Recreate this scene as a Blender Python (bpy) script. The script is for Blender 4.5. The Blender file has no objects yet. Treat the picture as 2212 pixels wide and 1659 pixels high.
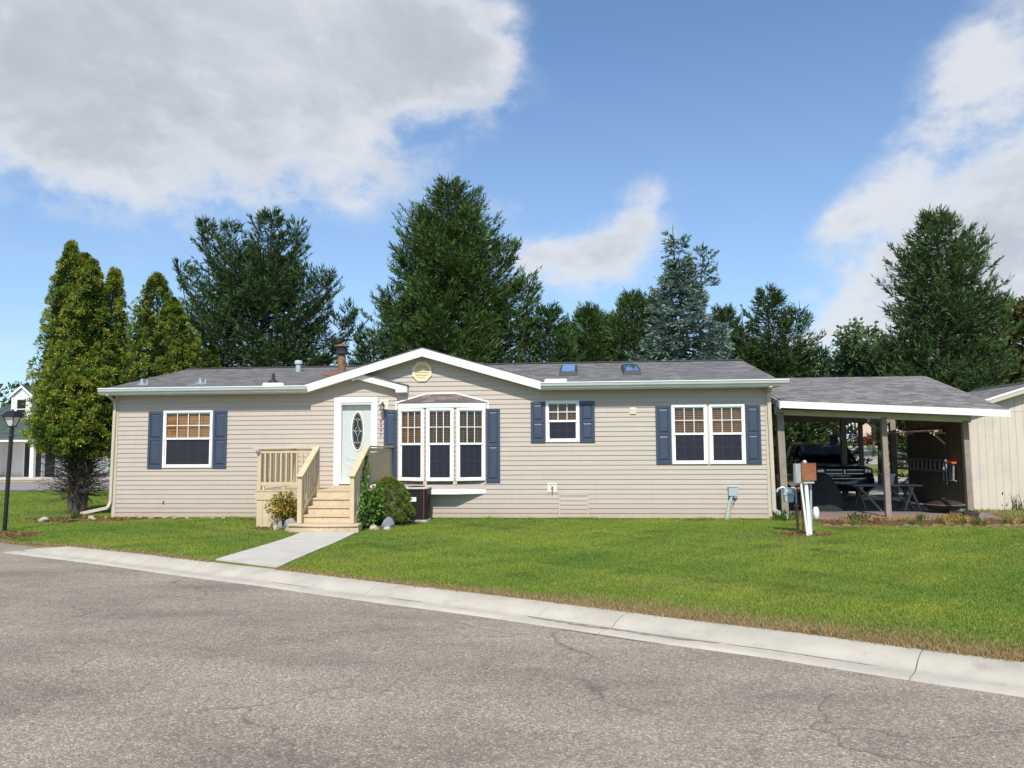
import bpy, bmesh, math, random
import numpy as np
from mathutils import Vector, Matrix
PI = math.pi
scene = bpy.context.scene
col = scene.collection
rad = math.radians

# ---------------------------------------------------------------- camera
def camera():
    yaw, pitch, roll = rad(-5.332), rad(4.591), rad(-0.343)
    cy, sy, cp, sp = math.cos(yaw), math.sin(yaw), math.cos(pitch), math.sin(pitch)
    f = Vector((sy * cp, cy * cp, sp)); r = Vector((cy, -sy, 0)); u = r.cross(f)
    cr, sr = math.cos(roll), math.sin(roll)
    r2 = r * cr + u * sr; u2 = u * cr - r * sr
    m = Matrix((r2, u2, -f)).transposed().to_4x4()
    m.translation = (12.562, -20.074, 1.82)
    cd = bpy.data.cameras.new("camera"); cd.sensor_width = 36; cd.lens = 36 * 1700 / 2212
    cd.clip_start = 0.1; cd.clip_end = 3000
    co = bpy.data.objects.new("camera", cd); co.matrix_world = m; col.objects.link(co)
    scene.camera = co
camera()

# ---------------------------------------------------------------- light
SUN_EL, SUN_AZ = 47.0, 3.0          # sun behind the camera, a touch to its right
sl = bpy.data.lights.new("sun", "SUN"); sl.energy = 3.6; sl.angle = rad(0.55); sl.color = (1.0, 0.95, 0.87)
so = bpy.data.objects.new("sun", sl); col.objects.link(so)
e, a = rad(SUN_EL), rad(SUN_AZ)
so.rotation_euler = Vector((-math.sin(a) * math.cos(e), math.cos(a) * math.cos(e), -math.sin(e))).to_track_quat('-Z', 'Y').to_euler()
scene.view_settings.view_transform = 'Standard'; scene.view_settings.look = 'None'
scene.view_settings.gamma = 1; scene.view_settings.exposure = 0.42

def build_sky():
    w = bpy.data.worlds.new("World"); scene.world = w; w.use_nodes = True
    nt = w.node_tree; N = nt.nodes; L = nt.links
    for n in list(N): N.remove(n)
    out = N.new("ShaderNodeOutputWorld"); bg = N.new("ShaderNodeBackground"); L.new(bg.outputs[0], out.inputs[0])
    bg.inputs[1].default_value = 0.12
    sky = N.new("ShaderNodeTexSky"); sky.sky_type = 'NISHITA'; sky.sun_disc = False
    sky.sun_elevation = rad(SUN_EL); sky.sun_rotation = rad(180 - SUN_AZ)
    sky.air_density = 1.0; sky.dust_density = .5; sky.ozone_density = 1.6; sky.altitude = 200
    tc = N.new("ShaderNodeTexCoord")
    def math_(op, a, b=None, c=None):
        n = N.new("ShaderNodeMath"); n.operation = op
        for i, v in enumerate((a, b, c)):
            if v is None: continue
            if isinstance(v, (int, float)): n.inputs[i].default_value = v
            else: L.new(v, n.inputs[i])
        return n.outputs[0]
    sep = N.new("ShaderNodeSeparateXYZ"); L.new(tc.outputs['Generated'], sep.inputs[0])
    az = math_('ARCTAN2', sep.outputs[0], sep.outputs[1]); el = math_('ARCSINE', sep.outputs[2])
    def noise(scale, detail, rough, sx=1, sz=1.6, off=0.0, dist=0.0):
        mp = N.new("ShaderNodeMapping"); mp.inputs['Scale'].default_value = (sx, 1, sz); mp.inputs['Location'].default_value = (off, off * .7, off * .3)
        L.new(tc.outputs['Generated'], mp.inputs[0])
        n = N.new("ShaderNodeTexNoise"); n.inputs['Scale'].default_value = scale; n.inputs['Detail'].default_value = detail
        n.inputs['Roughness'].default_value = rough; n.inputs['Distortion'].default_value = dist
        L.new(mp.outputs[0], n.inputs['Vector']); return n.outputs[0]
    n1 = noise(7, 9, .58, off=3.1); n2 = noise(3.2, 6, .5, off=7.7, dist=.4); n3 = noise(20, 6, .55, off=1.3)
    # clouds: azimuth, elevation, half width, half height, turn, weight
    blobs = [(-.63, .475, .30, .125, .0, 1.35), (-.36, .475, .21, .105, -.15, 1.25), (-.20, .50, .10, .065, -.2, .95), (-.15, .475, .05, .05, .5, .62), (-.115, .445, .035, .03, .6, .5), (-.23, .43, .06, .035, .4, .5),
             (-.57, .31, .10, .045, -.2, .85), (-.68, .34, .10, .07, 0, .85), (-.46, .335, .13, .05, -.25, .75), (-.33, .37, .12, .05, -.3, .6), (-.30, .31, .05, .02, -.5, .3),
             (.050, .262, .080, .040, .70, 1.0), (.005, .236, .085, .034, .08, .85), (-.055, .232, .05, .034, -.1, .6), (.085, .296, .030, .018, .8, .55), (-.105, .30, .045, .018, 0, .40),
             (.47, .42, .07, .045, .75, .62), (.41, .365, .06, .028, .8, .55), (.50, .30, .12, .09, .7, .85), (.37, .295, .10, .026, .6, .64), (.31, .265, .05, .022, .5, .55), (.42, .215, .13, .065, .5, .70), (.34, .16, .08, .045, .3, .78), (.50, .18, .14, .07, .2, .72), (.28, .125, .05, .03, .2, .42),
             (.45, .11, .25, .035, 0, .45), (-.69, .11, .05, .018, 0, .4), (-.62, .21, .10, .02, 0, .25), (.225, .27, .02, .014, 0, .30), (-.1, .52, .03, .02, 0, .3),
             (-1.3, .5, .5, .3, 0, 1.0), (1.2, .5, .4, .3, 0, 1.0), (2.4, .6, .6, .3, 0, .9), (-2.4, .5, .6, .3, 0, .9)]
    total = None
    for (ba, be, ra, re, th, wgt) in blobs:
        da = math_('SUBTRACT', az, ba); de = math_('SUBTRACT', el, be)
        c, s = math.cos(th), math.sin(th)
        u = math_('ADD', math_('MULTIPLY', da, c / ra), math_('MULTIPLY', de, s / ra))
        v = math_('ADD', math_('MULTIPLY', da, -s / re), math_('MULTIPLY', de, c / re))
        d2 = math_('ADD', math_('MULTIPLY', u, u), math_('MULTIPLY', v, v))
        g = math_('MULTIPLY', math_('POWER', 2.7183, math_('MULTIPLY', d2, -1.0)), wgt)
        total = g if total is None else math_('ADD', total, g)
    turb = math_('ADD', math_('MULTIPLY', math_('SUBTRACT', n1, .5), 2.3), math_('ADD', math_('MULTIPLY', math_('SUBTRACT', n3, .5), 1.5), math_('MULTIPLY', math_('SUBTRACT', noise(52, 5, .6, off=4.4, sz=1.3), .5), .6)))
    turb = math_('ADD', turb, math_('MULTIPLY', math_('SUBTRACT', n2, .5), .8))
    dens = math_('ADD', total, math_('MULTIPLY', turb, math_('MINIMUM', math_('ADD', math_('MULTIPLY', total, 1.2), .12), 1.0)))
    mr = N.new("ShaderNodeMapRange"); mr.interpolation_type = 'SMOOTHSTEP'; L.new(dens, mr.inputs[0])
    mr.inputs[1].default_value = .13; mr.inputs[2].default_value = 1.25
    mask = math_('MULTIPLY', mr.outputs[0], .90)
    # thick cloud turns grey in drifting patches
    n4 = noise(4.5, 8, .55, off=5.3, dist=.6); n5 = noise(13, 6, .6, off=2.2)
    gy = math_('ADD', math_('MULTIPLY', math_('SUBTRACT', n4, .5), 2.6), math_('MULTIPLY', math_('SUBTRACT', n5, .5), 1.0))
    gy = math_('ADD', gy, math_('MULTIPLY', math_('SUBTRACT', math_('MINIMUM', dens, 1.7), .85), .85))
    rg = N.new("ShaderNodeMapRange"); L.new(az, rg.inputs[0]); rg.inputs[1].default_value = .05; rg.inputs[2].default_value = .35; rg.inputs[3].default_value = 0; rg.inputs[4].default_value = .42
    gy = math_('SUBTRACT', gy, rg.outputs[0])
    mr2 = N.new("ShaderNodeMapRange"); mr2.interpolation_type = 'SMOOTHSTEP'; L.new(gy, mr2.inputs[0])
    mr2.inputs[1].default_value = -.3; mr2.inputs[2].default_value = 1.35
    cc = N.new("ShaderNodeMix"); cc.data_type = 'RGBA'; L.new(mr2.outputs[0], cc.inputs[0])
    cc.inputs[6].default_value = (5.0, 5.1, 5.3, 1); cc.inputs[7].default_value = (3.05, 3.3, 3.65, 1)
    # thin high haze whitening the blue towards the horizon
    hz = N.new("ShaderNodeMapRange"); L.new(el, hz.inputs[0]); hz.inputs[1].default_value = .0; hz.inputs[2].default_value = .5
    hz.inputs[3].default_value = .40; hz.inputs[4].default_value = .05
    hm = N.new("ShaderNodeMix"); hm.data_type = 'RGBA'; L.new(hz.outputs[0], hm.inputs[0]); tn = N.new('ShaderNodeMix'); tn.data_type = 'RGBA'; tn.blend_type = 'MULTIPLY'; tn.inputs[0].default_value = 1; L.new(sky.outputs[0], tn.inputs[6]); tn.inputs[7].default_value = (.80, .97, 1.10, 1); L.new(tn.outputs[2], hm.inputs[6]); hm.inputs[7].default_value = (3.0, 3.75, 4.85, 1)
    mx = N.new("ShaderNodeMix"); mx.data_type = 'RGBA'; L.new(mask, mx.inputs[0]); L.new(hm.outputs[2], mx.inputs[6]); L.new(cc.outputs[2], mx.inputs[7])
    L.new(mx.outputs[2], bg.inputs[0])
build_sky()

# ---------------------------------------------------------------- materials
def new_mat(name):
    m = bpy.data.materials.new(name); m.use_nodes = True
    nt = m.node_tree; b = nt.nodes["Principled BSDF"]
    return m, nt, nt.nodes, nt.links, b
def setup(nt):
    N, L = nt.nodes, nt.links
    def nd(t, **kw):
        n = N.new(t)
        for k, v in kw.items(): setattr(n, k, v)
        return n
    return N, L, nd
def pos(nt, scale=(1, 1, 1), loc=(0, 0, 0), rot=(0, 0, 0)):
    g = nt.nodes.new("ShaderNodeNewGeometry"); mp = nt.nodes.new("ShaderNodeMapping")
    mp.inputs['Scale'].default_value = scale; mp.inputs['Location'].default_value = loc; mp.inputs['Rotation'].default_value = rot
    nt.links.new(g.outputs['Position'], mp.inputs[0]); return mp.outputs[0]
def noise(nt, vec, scale, detail=4, rough=.55):
    n = nt.nodes.new("ShaderNodeTexNoise"); n.inputs['Scale'].default_value = scale; n.inputs['Detail'].default_value = detail; n.inputs['Roughness'].default_value = rough
    nt.links.new(vec, n.inputs['Vector']); return n.outputs[0]
def ramp(nt, fac, stops):
    r = nt.nodes.new("ShaderNodeValToRGB"); nt.links.new(fac, r.inputs[0])
    e = r.color_ramp.elements
    e[0].position, e[0].color = stops[0][0], (*stops[0][1], 1)
    e[1].position, e[1].color = stops[1][0], (*stops[1][1], 1)
    for p, c in stops[2:]:
        x = e.new(p); x.color = (*c, 1)
    return r.outputs[0]
def mixc(nt, fac, a, b, mode='MIX'):
    m = nt.nodes.new("ShaderNodeMix"); m.data_type = 'RGBA'; m.blend_type = mode
    for i, v in ((0, fac), (6, a), (7, b)):
        if isinstance(v, (int, float)): m.inputs[i].default_value = v
        elif isinstance(v, tuple): m.inputs[i].default_value = (*v, 1)
        else: nt.links.new(v, m.inputs[i])
    return m.outputs[2]
def bump(nt, h, strength=.3, dist=.01):
    b = nt.nodes.new("ShaderNodeBump"); b.inputs['Strength'].default_value = strength; b.inputs['Distance'].default_value = dist
    nt.links.new(h, b.inputs['Height']); return b.outputs[0]
def plain(name, c, rough=.5, var=.12, vs=5, stretch=(1, 1, 1), metal=0, bmp=0, bs=60, spec=.5, coat=0, spots=None):
    m, nt, N, L, b = new_mat(name)
    v = pos(nt, stretch); f = noise(nt, v, vs)
    lo = tuple(max(0, x * (1 - var)) for x in c); hi = tuple(min(1, x * (1 + var)) for x in c)
    cl = ramp(nt, f, [(.3, lo), (.7, hi)])
    if spots:
        sc, colr, th, amt = spots
        s = noise(nt, pos(nt, (1, 1, 1), (3, 1, 2)), sc, 6, .65)
        k = ramp(nt, s, [(th, (0, 0, 0)), (th + .12, (amt, amt, amt))])
        cl = mixc(nt, k, cl, colr)
    L.new(cl, b.inputs['Base Color']); b.inputs['Roughness'].default_value = rough; b.inputs['Metallic'].default_value = metal
    b.inputs['Specular IOR Level'].default_value = spec
    if coat: b.inputs['Coat Weight'].default_value = coat; b.inputs['Coat Roughness'].default_value = .05
    if bmp: L.new(bump(nt, noise(nt, v, bs, 5), bmp), b.inputs['Normal'])
    return m
def siding_mat(name, c):
    m, nt, N, L, b = new_mat(name)
    f = noise(nt, pos(nt, (.6, .6, 6)), 2.2, 5); cl = ramp(nt, f, [(.3, tuple(x * .95 for x in c)), (.72, tuple(min(1, x * 1.05) for x in c))])
    st = noise(nt, pos(nt, (9, 9, .5)), 1.6, 6, .6)                       # faint rain streaks
    cl = mixc(nt, ramp(nt, st, [(.52, (0, 0, 0)), (.8, (.45, .45, .45))]), cl, tuple(x * .78 for x in c))
    g = nt.nodes.new("ShaderNodeNewGeometry"); s = nt.nodes.new("ShaderNodeSeparateXYZ"); L.new(g.outputs['Position'], s.inputs[0])
    mr = nt.nodes.new("ShaderNodeMapRange"); L.new(s.outputs[2], mr.inputs[0]); mr.inputs[1].default_value = .0; mr.inputs[2].default_value = .5; mr.inputs[3].default_value = 1.25; mr.inputs[4].default_value = 0
    mm = nt.nodes.new("ShaderNodeMath"); mm.operation = 'MULTIPLY'; L.new(mr.outputs[0], mm.inputs[0]); L.new(noise(nt, pos(nt, (1.2, 1.2, 1.5)), 1.5, 6, .7), mm.inputs[1])
    cl = mixc(nt, mm.outputs[0], cl, (.36, .27, .18))                     # splashed soil
    L.new(cl, b.inputs['Base Color']); b.inputs['Roughness'].default_value = .5
    L.new(bump(nt, noise(nt, pos(nt, (1.5, 1.5, 40)), 6, 4), .12, .004), b.inputs['Normal'])
    return m
def shingle_mat(name, cols, swap=False, tint=(1, 1, 1)):
    m, nt, N, L, b = new_mat(name)
    v = pos(nt, (1, 1.03, 0), rot=(0, 0, PI / 2 if swap else 0))
    wob = nt.nodes.new("ShaderNodeVectorMath"); wob.operation = 'MULTIPLY_ADD'
    nz = nt.nodes.new("ShaderNodeTexNoise"); nz.inputs['Scale'].default_value = 2.5; L.new(v, nz.inputs['Vector'])
    L.new(nz.outputs['Color'], wob.inputs[0]); wob.inputs[1].default_value = (.05, .03, 0); L.new(v, wob.inputs[2])
    br = nt.nodes.new("ShaderNodeTexBrick"); L.new(wob.outputs[0], br.inputs['Vector'])
    br.inputs['Scale'].default_value = 1; br.inputs['Brick Width'].default_value = .27; br.inputs['Row Height'].default_value = .142
    br.inputs['Mortar Size'].default_value = .012; br.inputs['Mortar Smooth'].default_value = .3; br.offset = .37; br.squash = 1.3; br.squash_frequency = 3
    br.inputs['Color1'].default_value = (0, 0, 0, 1); br.inputs['Color2'].default_value = (1, 1, 1, 1); br.inputs['Mortar'].default_value = (.15, .15, .15, 1)
    t = lambda c: tuple(c[i] * tint[i] for i in range(3))
    cl = ramp(nt, br.outputs['Color'], [(0, t(cols[0])), (1, t(cols[2])), (.5, t(cols[1]))])
    gr = noise(nt, pos(nt), 90, 3, .7); cl = mixc(nt, .5, cl, ramp(nt, gr, [(.35, (.45, .45, .45)), (.65, (1, 1, 1))]), 'MULTIPLY')
    bl = noise(nt, pos(nt, (1, .5, 1)), .9, 5, .6); cl = mixc(nt, ramp(nt, bl, [(.45, (0, 0, 0)), (.75, (.35, .35, .35))]), cl, t((.125, .117, .112)))
    L.new(cl, b.inputs['Base Color']); b.inputs['Roughness'].default_value = .9
    L.new(bump(nt, br.outputs['Color'], .5, .008), b.inputs['Normal'])
    return m
def leaf_mat(name, trans=.25, rough=.55):
    m, nt, N, L, b = new_mat(name)
    at = N.new("ShaderNodeAttribute"); at.attribute_name = "Col"
    L.new(at.outputs['Color'], b.inputs['Base Color']); b.inputs['Roughness'].default_value = rough; b.inputs['Specular IOR Level'].default_value = .12
    tr = N.new("ShaderNodeBsdfTranslucent"); L.new(at.outputs['Color'], tr.inputs[0])
    mx = N.new("ShaderNodeMixShader"); mx.inputs[0].default_value = trans
    L.new(b.outputs[0], mx.inputs[1]); L.new(tr.outputs[0], mx.inputs[2]); L.new(mx.outputs[0], N["Material Output"].inputs[0])
    return m
def glass_mat(name, tint=(.8, .85, .86), gloss=.14):
    m, nt, N, L, b = new_mat(name); N.remove(b)
    t = N.new("ShaderNodeBsdfTransparent"); t.inputs[0].default_value = (*tint, 1)
    g = N.new("ShaderNodeBsdfGlossy"); g.inputs['Roughness'].default_value = .02
    fr = N.new("ShaderNodeLayerWeight"); fr.inputs[0].default_value = .5
    pw = N.new("ShaderNodeMath"); pw.operation = 'POWER'; L.new(fr.outputs['Facing'], pw.inputs[0]); pw.inputs[1].default_value = 5
    ad = N.new("ShaderNodeMath"); ad.operation = 'ADD'; ad.use_clamp = True; L.new(pw.outputs[0], ad.inputs[0]); ad.inputs[1].default_value = gloss
    mx = N.new("ShaderNodeMixShader"); L.new(ad.outputs[0], mx.inputs[0]); L.new(t.outputs[0], mx.inputs[1]); L.new(g.outputs[0], mx.inputs[2])
    L.new(mx.outputs[0], N["Material Output"].inputs[0]); return m
def screen_mat(name, c, opac):
    m, nt, N, L, b = new_mat(name)
    b.inputs['Base Color'].default_value = (*c, 1); b.inputs['Roughness'].default_value = .8
    t = N.new("ShaderNodeBsdfTransparent"); mx = N.new("ShaderNodeMixShader"); mx.inputs[0].default_value = opac
    L.new(t.outputs[0], mx.inputs[1]); L.new(b.outputs[0], mx.inputs[2]); L.new(mx.outputs[0], N["Material Output"].inputs[0]); return m
def wood_mat(name, c, var=.2, worn=None, amt=.6, th=.52):
    m, nt, N, L, b = new_mat(name)
    f = noise(nt, pos(nt, (2, 2, 2)), 2, 6, .6); cl = ramp(nt, f, [(.3, tuple(x * (1 - var) for x in c)), (.7, tuple(min(1, x * (1 + var * .5)) for x in c))])
    gr = noise(nt, pos(nt, (3, 14, 14)), 5, 6, .65)
    cl = mixc(nt, .35, cl, ramp(nt, gr, [(.3, (.62, .6, .57)), (.7, (1, 1, 1))]), 'MULTIPLY')
    if worn:
        s = noise(nt, pos(nt, (3, 5, 2)), 4, 7, .7); cl = mixc(nt, ramp(nt, s, [(th, (0, 0, 0)), (th + .1, (amt, amt, amt))]), cl, worn)
    L.new(cl, b.inputs['Base Color']); b.inputs['Roughness'].default_value = .75
    L.new(bump(nt, gr, .25, .004), b.inputs['Normal']); return m

M = {}
M['siding'] = siding_mat('beige_vinyl', (.468, .404, .338))
M['siding_trim'] = plain('beige_trim', (.52, .46, .36), .5, .06)
M['white'] = plain('white_vinyl', (.82, .82, .80), .4, .04, 8)
M['white_paint'] = plain('white_fascia', (.80, .80, .79), .5, .06, 3, spots=(3.5, (.55, .52, .46), .62, .4))
M['gutter'] = plain('pale_green_grey_gutter', (.40, .432, .408), .4, .1, 2, (1, 1, 8), spots=(2.2, (.34, .38, .32), .58, .55))
M['soffit'] = plain('beige_soffit', (.55, .53, .46), .6, .05)
M['shingle'] = shingle_mat('grey_shingle', ((.105, .10, .098), (.165, .156, .152), (.25, .238, .23)))
M['shingle_dark'] = shingle_mat('weathered_shingle', ((.13, .12, .115), (.20, .185, .175), (.29, .27, .255)))
M['shingle_shed'] = shingle_mat('shed_shingle', ((.13, .12, .115), (.20, .185, .175), (.29, .27, .255)), swap=True)
M['shingle_brown'] = shingle_mat('brown_shingle', ((.12, .085, .075), (.19, .14, .125), (.27, .21, .19)))
M['ridge'] = plain('dark_ridge', (.06, .055, .055), .9, .2)
M['navy'] = plain('navy_shutter', (.046, .063, .101), .38, .1, 3, bmp=.06, bs=30)
M['door'] = plain('pale_green_door', (.50, .545, .525), .42, .03)
M['cream'] = plain('cream_plastic', (.76, .66, .42), .5, .06)
M['cream_box'] = plain('cream_box', (.74, .69, .56), .5, .06)
M['glass'] = glass_mat('window_glass', gloss=.065)
M['dark_glass'] = plain('dark_leaded_glass', (.012, .018, .022), .08, .4, 9)
M['lead'] = plain('lead_came', (.62, .64, .62), .35, .1, metal=.3)
M['screen'] = screen_mat('insect_screen', (.012, .017, .033), .82)
M['grille_grey'] = plain('shaded_grille', (.42, .45, .5), .5, .05)
M['blind'] = wood_mat('honey_wood_blind', (.52, .215, .055), .25)
M['blind_mid'] = wood_mat('chestnut_wood_blind', (.34, .145, .05), .3)
M['blind_red'] = wood_mat('reddish_wood_blind', (.25, .085, .04), .3)
M['blind_dark'] = wood_mat('brown_wood_blind', (.26, .13, .045), .3)
M['interior'] = plain('room_dark', (.03, .028, .026), .9)
M['deck'] = wood_mat('tan_painted_wood', (.63, .51, .325), .1, (.55, .47, .35), .5, .56)
M['deck_worn'] = wood_mat('worn_tan_tread', (.62, .50, .33), .12, (.46, .32, .20), .7, .52)
M['rail_top'] = wood_mat('peeling_rail_paint', (.63, .50, .31), .1, (.42, .29, .18), .75, .56)
M['galv'] = plain('galvanised_steel', (.5, .51, .52), .4, .15, 12, metal=.6)
M['bluegrey'] = plain('blue_grey_metal', (.36, .44, .46), .45, .1)
M['rust'] = plain('rusty_steel', (.27, .10, .042), .7, .22, 9, spots=(14, (.16, .055, .03), .55, .6), bmp=.1)
M['digit_brown'] = plain('digit_brown', (.11, .055, .04), .5)
M['rust_pipe'] = plain('rusted_flue', (.20, .105, .048), .7, .4, 7, (1, 1, .6), spots=(5, (.14, .15, .13), .52, .8))
M['black'] = plain('black_paint', (.012, .012, .014), .4, .2)
M['black_rough'] = plain('black_fabric', (.020, .021, .023), .85, .25, 6)
M['ac'] = plain('brown_coil_grille', (.022, .014, .012), .6, .3, 20)
M['ac_top'] = plain('grey_brown_top', (.55, .52, .48), .5, .1)
M['concrete'] = plain('pale_concrete', (.53, .49, .425), .85, .1, 2.2, bmp=.15, bs=90, spots=(6, (.38, .35, .31), .60, .5))
M['curb'] = plain('curb_concrete', (.465, .425, .35), .88, .13, 2.0, bmp=.2, bs=110, spots=(5, (.30, .26, .21), .57, .45))
M['silt'] = plain('gutter_silt', (.27, .235, .19), .95, .3, 14, bmp=.3)
M['kerb_gap'] = plain('dirt_joint', (.14, .12, .1), .9, .2)
M['paver'] = plain('red_paver', (.24, .125, .095), .9, .2, 7, bmp=.3, bs=30)
M['patio'] = plain('red_patio', (.27, .165, .145), .9, .2, 5, bmp=.3, bs=40, spots=(4, (.2, .17, .14), .55, .6))
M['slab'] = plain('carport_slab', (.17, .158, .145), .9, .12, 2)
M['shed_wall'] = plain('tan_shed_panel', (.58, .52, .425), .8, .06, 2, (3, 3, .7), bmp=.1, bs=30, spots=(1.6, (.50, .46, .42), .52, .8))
M['shed_wall_shade'] = plain('shade_darkened_panel', (.20, .16, .115), .85, .12, 2, (3, 3, .7), bmp=.1, bs=30)  # carport shade put into the colour: browner, darker version of the tan panel
M['post_wood'] = wood_mat('weathered_post', (.30, .25, .20), .25, (.22, .19, .16), .6)
M['beam_wood'] = plain('painted_beam', (.50, .49, .42), .6, .08, 3)
M['table_wood'] = wood_mat('grey_table_wood', (.20, .19, .17), .3)
M['stone'] = plain('field_stone', (.30, .28, .25), .9, .3, 9, bmp=.5, bs=20)
M['stone_pale'] = plain('pale_stone', (.40, .355, .29), .9, .25, 11, bmp=.5, bs=20)
M['stone_blue'] = plain('blue_grey_stone', (.22, .25, .28), .9, .2, 11, bmp=.5, bs=20)
M['brick'] = plain('red_brick', (.34, .13, .08), .9, .15, 20, bmp=.3)
M['bark'] = plain('brown_bark', (.10, .075, .055), .9, .35, 10, (1, 1, .2), bmp=.6, bs=12)
M['bark_grey'] = plain('grey_bark', (.085, .07, .058), .9, .35, 10, (1, 1, .2), bmp=.7, bs=14)
M['leaf'] = leaf_mat('leaves', .3)
M['needle'] = leaf_mat('needles', .18)
M['grassblade'] = leaf_mat('grass_blades', .3, .6)
M['straw'] = leaf_mat('dry_straw', .2, .8)
M['carpaint'] = plain('dark_car_paint', (.006, .008, .014), .25, .1, coat=1)
M['chrome'] = plain('chrome', (.5, .52, .55), .3, .05, metal=1)
M['carglass'] = glass_mat('car_glass', (.30, .34, .34), .03)
M['tyre'] = plain('tyre_rubber', (.015, .015, .015), .85)
M['headlamp'] = plain('headlamp', (.35, .37, .4), .1, .5, 30, coat=1)
M['sky_glass'] = plain('skylight_glass', (.05, .13, .26), .04, .1, coat=1)
M['dark_frame'] = plain('dark_bronze_frame', (.03, .03, .035), .4)
M['pot_grey'] = plain('grey_plastic_pot', (.33, .36, .36), .5, .08)
M['pot_brown'] = plain('brown_pot', (.07, .055, .055), .5, .15)
M['firepit'] = plain('dark_mesh_dome', (.028, .016, .014), .6, .3)
M['orange'] = plain('orange_plastic', (.6, .09, .03), .5)
M['alu'] = plain('aluminium', (.42, .44, .46), .45, .08, metal=.7)
M['lampglass'] = plain('frosted_lamp_glass', (.62, .63, .58), .35, .06)
M['greenroof'] = shingle_mat('green_shingle', ((.035, .06, .05), (.055, .085, .07), (.085, .12, .1)))
M['greenpipe'] = plain('green_pipe', (.035, .13, .08), .5)
M['white_siding'] = siding_mat('white_clapboard', (.74, .74, .74))
M['dim'] = plain('dark_doorway', (.012, .010, .010), .3, .2)
M['cloth_blue'] = plain('navy_cloth', (.05, .045, .14), .9)
M['salmon'] = plain('salmon_siding', (.62, .46, .36), .7)
M['tarmac2'] = plain('grey_drive', (.25, .235, .225), .9, .12, 1.5, bmp=.2, bs=60)
M['tarmac3'] = plain('tan_road', (.36, .32, .285), .9, .08, .6, bmp=.2, bs=60)
M['yellow'] = plain('ochre_paint', (.55, .33, .1), .8, .25, 2)

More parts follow.
